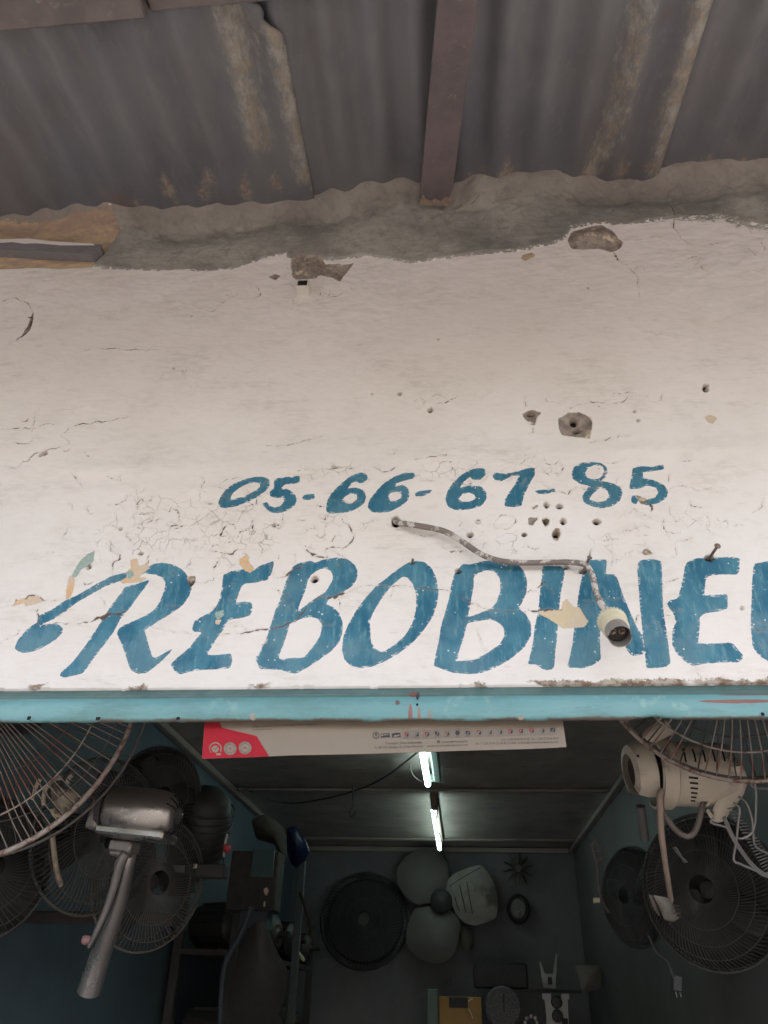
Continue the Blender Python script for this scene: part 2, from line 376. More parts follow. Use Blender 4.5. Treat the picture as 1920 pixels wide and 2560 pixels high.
sdf_into(chg, [(1418,600),(1430,580),(1475,566),(1505,562),(1530,575),(1545,595),(1558,605),(1552,620),(1530,630),(1500,620),(1470,622),(1430,622)])
sdf_into(chg, T4([(750,945),(800,918),(840,915),(890,935),(900,960),(890,1030),(840,1025),(770,1015),(760,1000)]), curve=0)
sdf_into(chg, T4([(597,920),(640,905),(680,918),(660,940),(655,960),(620,955),(600,935)]))
sdf_into(chg, E_([(475,345),(520,335),(525,350),(505,365),(500,380),(475,378)]))
sdf_into(chg, E_([(540,350),(565,340),(580,355),(575,375),(560,390),(548,370)]))
sdf_into(chg, E_([(595,410),(610,393),(632,395),(635,425),(620,455),(600,450),(592,430)]))
sdf_into(chg, E_([(440,425),(460,415),(468,428),(455,440),(442,435)]))
sdf_into(chg, E_([(490,295),(520,278),(525,285),(500,303)]))
sdf_into(chg, A_([(1075,210),(1125,208),(1122,240),(1105,262),(1085,245)]))
sdf_into(chg, E_([(1040,505),(1060,498),(1090,520),(1060,528),(1045,530)]))
sdf_into(chg, C_([(930,75),(955,50),(998,82),(970,85)]))
sdf_into(chg, [(76,792),(84,776),(82,806),(68,832),(48,846),(62,826),(72,808)], curve=0)
sdf_into(chg, E_([(1005,228),(1060,250),(1055,278),(1030,275),(1015,255)]))
sdf_into(chy, A_([(95,350),(150,340),(190,318),(225,330),(260,350),(200,368),(150,382),(140,362),(70,385)]), curve=0)
sdf_into(chy, A_([(400,205),(430,205),(430,250),(412,320),(378,345),(385,270)]))
sdf_into(chy, A_([(750,110),(790,105),(800,150),(855,125),(855,165),(800,210),(848,218),(820,237),(760,245),(700,250),(690,235),(730,215),(725,185),(755,160)]), curve=0)
sdf_into(chy, A_([(1378,110),(1425,82),(1435,130),(1465,160),(1440,190),(1410,175),(1380,140)]), curve=0)
sdf_into(chy, C_([(330,408),(465,400),(475,355),(500,338),(540,380),(575,385),(600,430),(625,470),(600,500),(480,508),(440,480),(400,455),(350,430)]), curve=0)
sdf_into(chy, A_([(1240,455),(1275,455),(1262,488),(1235,478)]))
sdf_into(chy, T4([(1385,935),(1410,925),(1440,940),(1420,965),(1395,955)]))
sdf_into(cht, A_([(455,125),(500,80),(545,60),(540,120),(510,150),(470,165),(440,215),(410,210)]))
sdf_into(cht, A_([(725,180),(760,172),(775,200),(740,225),(728,205)]))
sdf_into(cht, A_([(1240,412),(1285,400),(1288,430),(1262,455),(1240,450)]))
HOLES = [(1000,985,4),(1076,1025,6),(1327,1033,8),(1333,1058,4),(1435,1050,10),(1443,1073,9),(1764,963,5),(1764,972,7),(1586,1028,3),(1595,1051,3),(1366,1263,6),(1398,1266,6),(1363,1301,6),(1408,1303,7),(1390,1333,8),(1310,1336,4),(1491,1304,8),(1175,1338,6),(990,1304,11),(687,1313,4),(222,1418,5),(352,1384,4),(478,1457,6),(787,1448,8),(848,1414,2.2),(1030,1407,4),(1146,1429,6),(1415,1417,5),(1854,1521,3),(110,1132,6),(100,1137,3),(1456,1428,6),(1772,1396,8),(302,1322,3),(480,790,1.6),(434,921,1.8),(930,985,1.5),(1095,849,2),(1470,718,2)]
pit = np.zeros(GX.shape)
for i, (x, y, r) in enumerate(HOLES):
    c = PY(x, y)[[0, 2]]; R_ = r*mpp(PY(x, y)); e = .8+.4*random.random(); th = random.random()*3
    P = np.array([c+R_*(.85+.3*random.random())*np.array([math.cos(a+th)*e, math.sin(a+th)/e]) for a in np.linspace(0, 6.28, 9)[:-1]])
    s = sub(P); d = segd(P, GX[s], GZ[s], True); d = np.where(inside(P, GX[s], GZ[s]), d, -d)
    hole[s] = np.maximum(hole[s], d); pit[s] = np.maximum(pit[s], np.clip((d+.0015)/.004, 0, 1)*min(1, r/6))
def crackline(pts, w0=1.0, jit=2.0):
    P = np.array(pts, float); Q = [P[0]]
    for a, b in zip(P[:-1], P[1:]):
        n = max(2, int(np.hypot(*(b-a))/9))
        for k in range(1, n+1):
            q = a+(b-a)*k/n; Q.append(q+(rng.normal(0, jit, 2) if k < n else 0))
    P = wxz(Q); s = sub(P, .012); X, Z = GX[s], GZ[s]
    if X.size == 0: return
    d = np.full(X.shape, 9.0); n = len(P)-1
    for i in range(n):
        a, b = P[i], P[i+1]; e = b-a; L = e@e+1e-12
        t = np.clip(((X-a[0])*e[0]+(Z-a[1])*e[1])/L, 0, 1); f = (i+t)/n
        ww = w0*.00075*(.25+1.1*np.sin(np.pi*np.clip(f, .03, .97))*(.6+.4*np.sin(f*17+i*.3)))
        d = np.minimum(d, np.hypot(X-a[0]-t*e[0], Z-a[1]-t*e[1])-ww)
    crack[s] = np.maximum(crack[s], -d)
CR = [([(0,753),(40,744),(70,757),(84,788)],1.2),([(84,788),(76,815),(50,845),(20,862)],1.0),(T3([(350,410),(440,400),(500,398),(560,406),(620,402),(700,400)]),1),(T3([(265,775),(300,740),(340,728),(440,718),(500,705),(560,690)]),1.4),
 (T3([(265,775),(300,800),(290,820),(220,830),(150,850),(120,885),(60,915),(0,905)]),1),(T3([(0,750),(60,745),(155,745)]),1.3),(T3([(50,808),(80,810),(125,808)]),1.2),(T3([(90,712),(120,712),(128,700)]),1.3),
 (T3([(830,205),(870,228),(900,238),(930,230),(980,190),(1030,165)]),.7),(T3([(1150,820),(1200,822),(1240,818),(1300,805),(1390,780)]),.9),(T3([(120,260),(138,262),(128,320),(95,345),(70,365)]),3.2),
 (T4([(780,915),(820,890),(880,875),(920,870),(970,878),(1030,872),(1055,845),(1100,838),(1140,845),(1160,870),(1200,860)]),.9),(T2([(1220,790),(1235,850),(1250,920),(1255,945),(1250,985),(1300,1040),(1340,1060)]),1.3),
 (T4([(995,225),(1015,262)]),2.4),(T4([(1015,262),(1060,290),(1090,320),(1095,360),(1105,420)]),.9),(T4([(880,1050),(940,1035),(1000,1030),(1070,1015)]),.8),(T4([(230,880),(260,878),(285,862),(312,853)]),1.2),
 (T2([(345,915),(390,895),(430,870)]),1),(T2([(1430,870),(1500,910),(1560,965),(1590,1010)]),.9),(T2([(290,930),(298,980),(295,1020)]),.7),(T2([(385,965),(390,1010)]),1),
 (T4([(1260,590),(1100,560)]),.4),(T4([(1040,175),(1120,165),(1210,150)]),.7),(T4([(130,870),(160,850),(185,870),(150,905)]),.5),
 (A_([(435,480),(480,472),(520,470),(560,452)]),1.2),(A_([(540,462),(585,445),(610,432),(640,425)]),5.0),(A_([(640,425),(690,425),(730,405)]),2.2),(A_([(215,490),(270,490),(330,475),(435,480)]),.9),(A_([(218,400),(225,440),(215,485)]),1.5),
 (A_([(640,0),(635,60),(690,85),(680,115),(655,125),(650,160),(645,230)]),1.6),(A_([(860,60),(850,100),(850,150)]),1),(A_([(75,380),(95,345),(150,340),(195,318),(230,330),(260,350),(340,345)]),1.4),
 (A_([(330,440),(400,400),(440,398)]),.8),(A_([(480,250),(490,258),(535,240)]),1.2),(A_([(575,330),(600,355),(605,390)]),.8),(A_([(80,550),(110,535),(95,515)]),.9),(A_([(0,600),(50,570),(100,545)]),.5),
 (A_([(1220,155),(1240,150),(1255,118)]),1.4),(A_([(1235,150),(1232,235),(1160,243),(1120,240)]),.8),(A_([(1280,80),(1330,82),(1370,50)]),1.2),(A_([(955,372),(1000,375),(1040,372)]),.9),(A_([(870,500),(930,510),(1000,530),(1110,545),(1200,560)]),.5),
 (A_([(1280,540),(1330,535),(1380,540),(1440,528),(1540,512),(1600,500),(1659,492)]),1.3),
 (B_([(0,535),(60,520),(130,515),(200,498),(270,470),(340,385),(400,330),(440,320),(480,325)]),1.3),(B_([(480,322),(520,315),(580,300),(630,275),(680,262),(740,265),(820,270),(900,262),(960,275),(1050,285),(1150,293),(1200,320),(1290,370),(1400,405),(1520,412),(1560,400),(1659,405)]),1.0),
 (B_([(455,335),(520,315),(560,302)]),3.0),(B_([(515,320),(530,370),(535,400)]),1.1),
 (B_([(330,50),(345,68),(375,92),(420,98),(460,100)]),1.6),(B_([(540,50),(570,38),(600,0)]),1),(B_([(150,215),(210,212),(240,185),(300,160),(340,125)]),1.8),(B_([(120,120),(145,205)]),.7),(B_([(270,80),(275,130)]),.6),(B_([(835,265),(830,300),(815,330)]),.5),(B_([(1315,500),(1345,590),(1370,640)]),.4),
 (C_([(220,400),(330,408),(470,400)]),1.6),(C_([(330,275),(360,245),(375,245)]),1.8),(C_([(375,245),(440,330),(460,350)]),.8),(C_([(325,290),(290,285),(245,290)]),.8),(C_([(595,345),(700,350),(860,330)]),.4),
 (C_([(1070,245),(1110,235),(1170,210)]),.9),(C_([(920,430),(900,460),(890,490)]),1),(C_([(925,485),(985,505),(1020,522),(1065,510)]),1.2),(C_([(990,470),(1050,490)]),.6),(C_([(1240,725),(1270,790),(1280,810)]),.5),
 (C_([(1050,430),(1100,435)]),.9),(C_([(1560,490),(1600,525),(1655,528)]),1.2),(C_([(1600,480),(1650,490)]),.8),(C_([(1090,385),(1130,410),(1160,400)]),.6),
 (D_([(0,160),(25,200),(10,250)]),1),(D_([(115,220),(130,195),(180,180),(240,175)]),.7),(D_([(680,125),(750,125),(820,115),(900,115),(925,102)]),1.1),(D_([(510,150),(580,135),(650,125)]),.6),(D_([(1000,115),(1050,140),(1100,130),(1138,108)]),1.3),(D_([(670,330),(725,340)]),1.8),(D_([(690,400),(720,415),(738,385)]),1),
 (D_([(810,385),(825,430),(870,470),(888,510),(860,555),(820,582)]),1.5),(D_([(815,575),(760,570),(710,585)]),1.4),(D_([(605,580),(640,610),(690,625),(740,628)]),1.6),(D_([(675,495),(690,520),(740,540)]),.8),(D_([(85,505),(120,500),(160,445)]),2.0),(D_([(160,445),(195,440),(210,480)]),1),(D_([(300,410),(303,460),(300,490)]),1.4),(D_([(150,605),(190,610),(218,580)]),1.4),
 (D_([(1385,560),(1430,590),(1500,600),(1530,590)]),1.3),(D_([(1210,490),(1250,500),(1290,510),(1340,505),(1365,490)]),1),(D_([(1500,420),(1495,450),(1540,500)]),.7),(D_([(1240,70),(1300,65),(1360,55),(1420,45),(1425,30)]),1),(D_([(1440,85),(1455,120),(1450,145)]),.9),
 (E_([(310,395),(305,375),(340,330),(395,335),(415,365),(360,400),(310,395)]),.9),(E_([(1055,255),(1085,290),(1080,315)]),2.4),(E_([(1170,210),(1200,190),(1240,185),(1300,205),(1370,200)]),.7),(E_([(1640,235),(1630,290),(1590,315),(1580,320)]),.7),(E_([(1145,350),(1145,400),(1160,425)]),.9),(E_([(965,325),(1000,300),(1030,330),(1080,345)]),.7),(E_([(855,420),(870,470)]),.6),(E_([(1000,420),(1020,435),(1070,430)]),.7),
 (E_([(550,45),(560,75),(610,80),(630,60)]),1.0),(E_([(550,120),(640,125),(650,100),(625,70)]),1),(E_([(850,75),(900,75),(960,55)]),.6)]
for c_, w_ in CR: crackline(c_, w_)
# small loose curls of paint in the flaking stretches
r_ = np.random.default_rng(41)
for (cx_, cy_, rx_, ry_, k_) in [(420,1300,230,110,34), (620,1330,150,120,20), (860,1310,130,80,9), (1250,1180,260,50,16), (1700,1290,200,120,16), (1500,1380,200,60,10), (150,1130,150,110,8), (640,1520,200,100,8), (1300,1010,260,60,8), (780,720,200,60,10), (1750,640,150,80,8)]:
    for _ in range(k_):
        x_, y_ = r_.normal(cx_, rx_*.5), r_.normal(cy_, ry_*.5); a_ = r_.uniform(0, 6.28); P_ = [(x_, y_)]
        for _k in range(r_.integers(2, 5)):
            a_ += r_.normal(.35, .6); l_ = r_.uniform(7, 20); x_ += l_*math.cos(a_); y_ += .8*l_*math.sin(a_); P_.append((x_, y_))
        crackline(P_, r_.uniform(.35, 1.15), 1.2)
# crackled zones (mask of how strongly the thick paint is crazed)
def blob(cx, cy, rx, ry, a=1.0, ang=0):
    c = PY(cx, cy)[[0, 2]]; s_ = mpp(PY(cx, cy)); u = (GX-c[0])/(rx*s_); v = (GZ-c[1])/(ry*s_*1.1)
    ca, sa = math.cos(ang), math.sin(ang); u, v = u*ca+v*sa, v*ca-u*sa
    return a*np.exp(-(u*u+v*v))
for b in [(420,1330,260,110,1.25,.0),(610,1330,170,120,1.1),(450,1270,120,60,1.1),(850,1310,130,80,.55),(560,1500,120,60,.5),(1230,1170,260,40,1.0),(880,1180,200,35,.7),(1700,1300,200,90,.6),(1560,1370,120,60,.7),(1230,1360,120,60,.8),(450,930,120,40,.6),(1520,1010,200,60,.4),(400,1045,120,30,.45),(560,880,90,50,.5),(1400,720,120,90,.4),(1060,1010,90,60,.5),(130,1450,120,90,.35),(1600,1480,200,90,.35),(1850,1500,90,120,.4),(700,760,250,60,.45),(1300,1480,200,80,.35)]:
    crk = np.maximum(crk, blob(*b))
n1 = vnoise(4, 11, octv=3); n2 = vnoise(22, 12, sx=.6, octv=4, rough=.6); n3 = vnoise(95, 13, sx=.45, octv=3, rough=.6)
n4 = vnoise(160, 14, octv=2)
crk = np.clip(crk*(1+.6*vnoise(14, 15, octv=3)), 0, 1)
# relief, metres outwards from the wall plane
H = .0024*n1+.0007*n2+.00038*n3
sm = lambda x, a, b: (lambda t: t*t*(3-2*t))(np.clip((x-a)/(b-a), 0, 1))
H += .0038*sm(np.abs(GZ-2.505+.012*n1), .03, 0)*(.5+.8*n2)           # trowel ridge above the number
H += .0026*sm(np.abs(GZ-2.45+.02*n1), .02, 0)*(.3+.8*n2)
H += .003*blob(880, 780, 160, 60)*n2+.004*blob(820, 705, 110, 26)*(.4+n2)-.004*blob(20, 800, 60, 45)+.003*blob(1800, 680, 170, 80)*n2
up = sm(GZ, 2.88, 3.04); H += .0014*up*n2+.0005*up*n3                               # rougher rendering near the roof
H += .0012*crk*np.abs(n2)
cm = sm(cem, -.002, .004); ym = sm(yel, -.002, .003)
H += cm*(.004+.0065*vnoise(7, 21, octv=4, rough=.5)+.0004*n4+.0003*n3)+ym*(-.001+.0015*vnoise(8, 22, sz=3, octv=3))
H += .030*sm(GZ, 3.17, 3.28)**2+sm(GZ, 3.11, 3.20)*(.022*vnoise(4, 23, octv=2)+.015*vnoise(9, 25, octv=3, rough=.5)+.003*vnoise(60, 26, octv=2))
for b_ in [(690, 500, 60, 30, 1, .0), (830, 500, 75, 45, 1.2), (930, 500, 60, 60, .9), (1190, 490, 40, 40, 1.3), (1330, 480, 90, 25, .7), (1760, 440, 110, 30, .9), (480, 530, 110, 25, .8), (110, 545, 70, 14, .6)]: H += .015*blob(*b_)
chip = np.maximum(np.maximum(chy, cht), 0)
H -= .0011*sm(np.maximum(chy, cht), -.0008, .0012)
H -= sm(chg, -.001, .003)*(.0035+.003*vnoise(30, 24, octv=4, rough=.65)+.0012*n4)
# the big knocked-out pocket, deeper
s_ = blob(1437, 1062, 30, 26); H -= .006*s_*sm(chg, -.001, .002)
st = blob(1487, 594, 50, 22); H += .018*st*sm(chg, -.002, .006)      # embedded stone stands proud
H -= .018*pit
H -= .0011*sm(crack, -.0004, .0008)
# lifted lower lip along the long crack, and the swollen rim of the left pocket
H += .0005*np.exp(-((crack+.003)/.003)**2)*(crack < 0)*sm(n2, -.3, .3)
# ragged bottom edge where the render meets the steel
bot = sm(GZ, 2.096+.003*vnoise(30, 31, octv=3), 2.088); H += .001*vnoise(60, 32)*sm(GZ, 2.11, 2.09)
H = np.where(GZ < 2.0885+.0022*vnoise(24, 33, octv=4, rough=.65), -.004, H)

def enc(d): return np.clip(.5+d/.02, 0, 1).astype(np.float32)
def wall_material():
    n = N('painted_render')
    bl, ce, ck = n.attr('maskA'); cy_, ct, cg = n.attr('maskB'); cr, ye, ho = n.attr('maskC')
    fine = n.noise(330, 3, .6); mid = n.noise(70, 4, .65); hor = n.noise(26, 5, .65, n.vec((1, 1, 3.2)))
    brush = n.noise(60, 4, .7, n.vec((.35, 1, 2.6), rot=(0, .5, 0)))
    def th(m, amp, nz, w_=.02, bias=0.0):
        q = n.math('ADD', m, n.math('MULTIPLY', n.math('SUBTRACT', nz, .5), amp))
        return n.rng(q, .5+bias-w_, .5+bias+w_)
    # white limewash
    white = n.mix(n.rng(n.noise(3.1, 5, .6), .35, .7), (.78, .725, .68), (.73, .67, .615))
    white = n.mix(n.math('MULTIPLY', n.rng(hor, .48, .76), .24), white, (.58, .50, .41))
    white = n.mix(n.math('MULTIPLY', n.rng(n.noise(9, 6, .7), .56, .74), .30), white, (.62, .54, .42))
    sp = n.rng(n.vor(170), .09, .03); spm = n.rng(n.noise(11, 3), .52, .66)
    white = n.mix(n.math('MULTIPLY', n.math('MULTIPLY', sp, spm), .55), white, (.33, .22, .15))
    z = n.sep()[2]
    # grime settled in the rougher render, damp bloom, and thin runs below the roof
    gr1 = n.math('MULTIPLY', n.rng(n.noise(5, 5, .65, n.vec((1, 1, 1.6), loc=(2, 0, 1))), .47, .66), n.rng(n.noise(55, 5, .75, n.vec((.5, 1, 1.8))), .40, .62))
    white = n.mix(n.math('MULTIPLY', gr1, .38), white, (.47, .42, .35))
    runs = n.math('MULTIPLY', n.rng(n.noise(16, 4, .6, n.vec((1, 1, .09))), .54, .68), n.rng(z, 2.72, 3.10))
    white = n.mix(n.math('MULTIPLY', runs, .16), white, (.42, .39, .34))
    ridge = n.rng(n.noise(34, 5, .7, n.vec((.3, 1, 1.6))), .57, .66)
    white = n.mix(n.math('MULTIPLY', n.math('MULTIPLY', ridge, n.rng(n.noise(3.4, 4, .6, n.vec((1, 1, 1), loc=(9, 0, 4))), .46, .62)), .35), white, (.50, .43, .36))
    # crazing of the thick paint
    wv = n.t.nodes.new('ShaderNodeVectorMath'); wv.operation = 'MULTIPLY_ADD'
    nc = n.t.nodes.new('ShaderNodeTexNoise'); n.t.links.new(n.co, nc.inputs['Vector']); nc.inputs['Scale'].default_value = 40; nc.inputs['Detail'].default_value = 3
    n.t.links.new(nc.outputs['Color'], wv.inputs[0]); wv.inputs[1].default_value = (.02, .02, .02); n.t.links.new(n.co, wv.inputs[2])
    e1 = n.vor(42, 'DISTANCE_TO_EDGE', wv.outputs[0]); e2 = n.vor(95, 'DISTANCE_TO_EDGE', wv.outputs[0])
    gate = n.rng(n.math('ADD', cr, n.math('MULTIPLY', n.math('SUBTRACT', n.noise(38, 3), .5), 1.5)), .46, .75)
    l1 = n.math('MULTIPLY', n.rng(e1, .035, .008), gate)
    gate2 = n.rng(n.math('ADD', cr, n.math('MULTIPLY', n.math('SUBTRACT', n.noise(50, 3, .5, n.vec((1, 1, 1), loc=(3, 1, 2))), .5), 1.6)), .85, 1.15)
    l2 = n.math('MULTIPLY', n.rng(e2, .05, .012), gate2)
    ln = n.math('MAXIMUM', l1, n.math('MULTIPLY', l2, .6))
    ln = n.math('MULTIPLY', ln, n.rng(n.noise(24, 3, .6, n.vec((1, 1, 1), loc=(7, 2, 5))), .38, .66))
    white = n.mix(n.math('MULTIPLY', ln, .62), white, (.30, .22, .16))
    # blue sign paint, brushed
    bristle0 = n.noise(170, 3, .7, n.vec((.45, 1, 2.2), rot=(0, .3, 0)))
    stroke = n.noise(52, 4, .7, n.vec((2.4, 1, .55), rot=(0, .35, 0)))
    soft = n.noise(15, 4, .55, n.vec((1.5, 1, .7), rot=(0, .4, 0)))
    b1 = n.mix(n.rng(soft, .36, .62), (.022, .140, .235), (.085, .240, .335))
    b1 = n.mix(n.math('MULTIPLY', n.rng(stroke, .50, .66), .5), b1, (.21, .38, .44))
    b1 = n.mix(n.math('MULTIPLY', n.rng(n.math('ADD', n.noise(9, 4, .6), n.math('MULTIPLY', n.rng(z, 2.24, 2.10), .10)), .50, .64), .6), b1, (.15, .275, .345))
    b1 = n.mix(n.math('MULTIPLY', n.rng(n.noise(13, 4, .6, n.vec((1, 1, 1), loc=(5, 5, 5))), .50, .64), .55), b1, (.026, .135, .225))
    b1 = n.mix(n.math('MULTIPLY', n.rng(z, 2.38, 2.42), .45), b1, (.028, .145, .225))
    b1 = n.mix(1.0, b1, (.82, .86, .82), 'MULTIPLY')
    b1 = n.mix(n.math('MULTIPLY', ln, .5), b1, (.05, .08, .1))
    q = n.math('ADD', bl, n.math('MULTIPLY', n.math('SUBTRACT', bristle0, .5), .15))
    q = n.math('ADD', q, n.math('MULTIPLY', n.math('SUBTRACT', fine, .5), .10))
    fb = n.rng(q, .49, .515)
    fleck = n.rng(n.vor(120, 'F1', n.vec((1, 1, 1.0))), .17, .12)
    fk2 = n.math('MULTIPLY', fleck, n.rng(n.noise(31, 3, .6), .555, .60))
    edgefl = n.math('MULTIPLY', n.rng(n.noise(190, 3, .7, n.vec((.5, 1, 1.3))), .565, .60), n.rng(bl, .72, .55))
    fb = n.math('MULTIPLY', fb, n.math('SUBTRACT', 1.0, n.math('MAXIMUM', fk2, n.math('MULTIPLY', edgefl, .85))))
    col = n.mix(fb, white, b1)
    # layers under the paint
    cemc = n.mix(n.rng(n.noise(4, 5, .6), .38, .60), (.36, .34, .295), (.22, .205, .18))
    cemc = n.mix(n.math('MULTIPLY', n.rng(n.noise(28, 6, .8), .50, .62), .4), cemc, (.12, .112, .10))
    cemc = n.mix(n.math('MULTIPLY', n.rng(n.noise(15, 5, .7), .5, .7), .5), cemc, (.205, .185, .17))
    cemc = n.mix(n.math('MULTIPLY', n.rng(n.noise(60, 4, .7), .55, .75), .3), cemc, (.29, .26, .22))
    cemc = n.mix(n.math('MULTIPLY', n.rng(n.vor(60), .07, .03), n.rng(n.noise(17, 2), .55, .6)), cemc, (.7, .66, .6))
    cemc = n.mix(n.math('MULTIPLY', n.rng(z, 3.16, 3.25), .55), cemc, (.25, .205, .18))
    ragged = n.noise(95, 4, .75, n.vec((.7, 1, 1.4)))
    dry = n.rng(n.sep()[0], .38, .62)      # dry-brushed stretch at the right-hand end
    bristle = n.noise(150, 4, .8, n.vec((.5, 1, 1.5), rot=(0, .6, 0)))
    fce = n.rng(n.math('ADD', ce, n.math('ADD', n.math('MULTIPLY', n.math('SUBTRACT', ragged, .5), .26), n.math('MULTIPLY', n.math('MULTIPLY', n.math('SUBTRACT', bristle, .46), n.rng(ce, .12, .42)), n.math('ADD', .25, n.math('MULTIPLY', dry, 1.6))))), .49, .51)
    yc = n.mix(n.rng(n.noise(11, 5, .7, n.vec((1, 1, 3))), .38, .62), (.56, .41, .24), (.36, .265, .195))
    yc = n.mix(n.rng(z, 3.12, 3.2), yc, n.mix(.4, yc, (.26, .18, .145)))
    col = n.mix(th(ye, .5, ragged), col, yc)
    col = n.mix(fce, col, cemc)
    cyc = n.mix(n.rng(n.noise(17, 3), .4, .6), n.mix(n.rng(n.sep()[0], -.5, .1), (.66, .42, .22), (.62, .50, .33)), (.60, .48, .36))
    cyc = n.mix(n.rng(n.noise(120, 4, .7), .52, .7), cyc, (.62, .54, .42))
    col = n.mix(th(cy_, .22, fine), col, cyc)
    col = n.mix(th(ct, .30, fine), col, n.mix(n.rng(fine, .4, .6), (.26, .36, .32), (.38, .44, .38)))
    cgc = n.mix(n.rng(n.noise(60, 5, .7), .35, .65), (.35, .29, .24), (.19, .155, .13))
    cgc = n.mix(n.rng(n.noise(38, 3, .6), .58, .66), cgc, (.55, .45, .33))
    col = n.mix(th(cg, .30, mid), col, cgc)
    # crumbly rust-brown line where the render meets the steel
    be = n.rng(n.math('ADD', z, n.math('MULTIPLY', n.math('SUBTRACT', n.noise(26, 6, .85), .5), .034)), 2.0965, 2.0945)
    col = n.mix(n.math('MULTIPLY', be, n.rng(n.math('ADD', n.noise(9, 3, .6), n.math('MULTIPLY', n.rng(n.sep()[0], .0, .2), .12)), .53, .56)), col, n.mix(n.rng(mid, .4, .6), (.20, .13, .09), (.42, .36, .30)))
    # stain under the lamp holder
    fk = n.rng(n.math('ADD', ck, n.math('MULTIPLY', n.math('SUBTRACT', mid, .5), .06)), .478, .515)
    col = n.mix(n.math('MULTIPLY', n.rng(ck, .30, .5), n.math('MULTIPLY', n.rng(mid, .35, .65), .22)), col, (.45, .34, .25))
    col = n.mix(n.math('MULTIPLY', fk, n.rng(ck, .48, .53, .7, .97)), col, (.105, .075, .055))
    col = n.mix(n.math('MULTIPLY', n.rng(n.math('ADD', ho, n.math('MULTIPLY', n.math('SUBTRACT', mid, .5), .25)), .33, .5), .45), col, (.30, .24, .19))
    col = n.mix(n.rng(ho, .5, .56), col, (.035, .028, .024))
    n.set('Base Color', col)
    n.set('Roughness', n.math('ADD', .78, n.math('MULTIPLY', fb, -.22))); n.set('Specular IOR Level', .25)
    h = n.math('ADD', n.math('MULTIPLY', n.noise(120, 5, .7, n.vec((.75, 1, 1.2))), .60), n.math('MULTIPLY', n.noise(420, 3, .6), .25))
    h = n.math('SUBTRACT', h, n.math('MULTIPLY', ln, .9))
    h = n.math('SUBTRACT', h, n.math('MULTIPLY', th(cy_, .22, fine), .5))
    h = n.math('ADD', h, n.math('MULTIPLY', fce, n.math('ADD', n.math('MULTIPLY', n.noise(60, 5, .65), .45), n.math('MULTIPLY', n.noise(230, 4, .75), .9))))
    h = n.math('ADD', h, n.math('MULTIPLY', fb, .12))
    n.bump(h, .75, .0011)
    return n.mat
M_WALL = wall_material()
wall = Thing('shopfront_wall', 'white limewashed shop wall above the doorway, with blue hand-painted lettering and flaking paint', 'wall', (0, 0, 0))
region[(region == 0) & (cem > 0)] = 1
region[(region == 0) & (yel > 0)] = 2
verts = np.stack([GX, -H, GZ], -1).reshape(-1, 3).astype(np.float32)
dzx = np.gradient(H, STEP, axis=1); dzz = np.gradient(H, STEP, axis=0)
NRM = np.stack([-dzx, -np.ones_like(H), -dzz], -1).reshape(-1, 3); NRM /= np.linalg.norm(NRM, axis=1)[:, None]
idx = np.arange(NX*NZ).reshape(NZ, NX)
quads = np.stack([idx[:-1, :-1], idx[:-1, 1:], idx[1:, 1:], idx[1:, :-1]], -1).reshape(-1, 4)
qreg = region[:-1, :-1].reshape(-1)
cA = np.stack([enc(blue), enc(cem/4), enc(crack)], -1).reshape(-1, 3)
cB = np.stack([enc(chy), enc(cht), enc(chg)], -1).reshape(-1, 3)
cC = np.stack([crk.astype(np.float32), enc(yel), enc(hole)], -1).reshape(-1, 3)
def wall_piece(name, rid, label=None):
    q = quads[qreg == rid]
    if len(q) == 0: return
    used, inv = np.unique(q, return_inverse=True); inv = inv.reshape(-1)
    me = bpy.data.meshes.new(name); me.vertices.add(len(used)); me.vertices.foreach_set('co', verts[used].ravel())
    me.loops.add(len(inv)); me.loops.foreach_set('vertex_index', inv.astype(np.int32))
    me.polygons.add(len(q)); me.polygons.foreach_set('loop_start', np.arange(0, len(inv), 4, dtype=np.int32))
    me.update(calc_edges=True); me.polygons.foreach_set('use_smooth', np.ones(len(q), bool))
    for nm, c_ in (('maskA', cA), ('maskB', cB), ('maskC', cC)):
        a = me.attributes.new(nm, 'FLOAT_COLOR', 'POINT')
        a.data.foreach_set('color', np.hstack([c_[used], np.ones((len(used), 1), np.float32)]).astype(np.float32).ravel())
    me.normals_split_custom_set_from_vertices(NRM[used].tolist())
    me.materials.append(M_WALL)
    o = bpy.data.objects.new(name, me); COL.objects.link(o); o.parent = wall.o
    if label: o['label'] = label
wall_piece('painted_render', 0)
wall_piece('mortar_band', 1, 'rough grey mortar packed under the roof sheets')
wall_piece('bare_plaster', 2, 'ochre plaster left bare under the roof')
for i, l in enumerate(LETTERS): wall_piece('painted_number' if 'number' in l else 'painted_dash' if 'dash' in l else 'painted_letter', 10+i, l)
# thickness of the wall and its plain continuation on both sides
M_PLAIN = mat('plain_limewash', (.72, .67, .62), (.60, .54, .48), rough=.85, scale=6, amt=.6, bump=.5, bscale=60, bdist=.001)
g = G(); g.box((-.15, .045, 2.735), (1.99, .034, 1.24)); wall.part('wall_core', g, M_PLAIN, smoothang=0)
g = G(); g.box((-2.32, .05, 1.70), (2.36, .1, 3.4)); g.box((1.95, .05, 1.70), (2.22, .1, 3.4)); wall.part('side_render', g, M_PLAIN, smoothang=0)

# ---------------------------------------------------------------- things fixed in the wall
M_RUSTY = mat('rusty_steel', (.17, .12, .10), (.09, .06, .05), rough=.7, metal=.2, scale=60, bump=.6, bscale=200, stain=(.22, .11, .06), st_scale=40)
M_DARK = mat('dark_inside', (.012, .012, .012), rough=.9, bump=0)
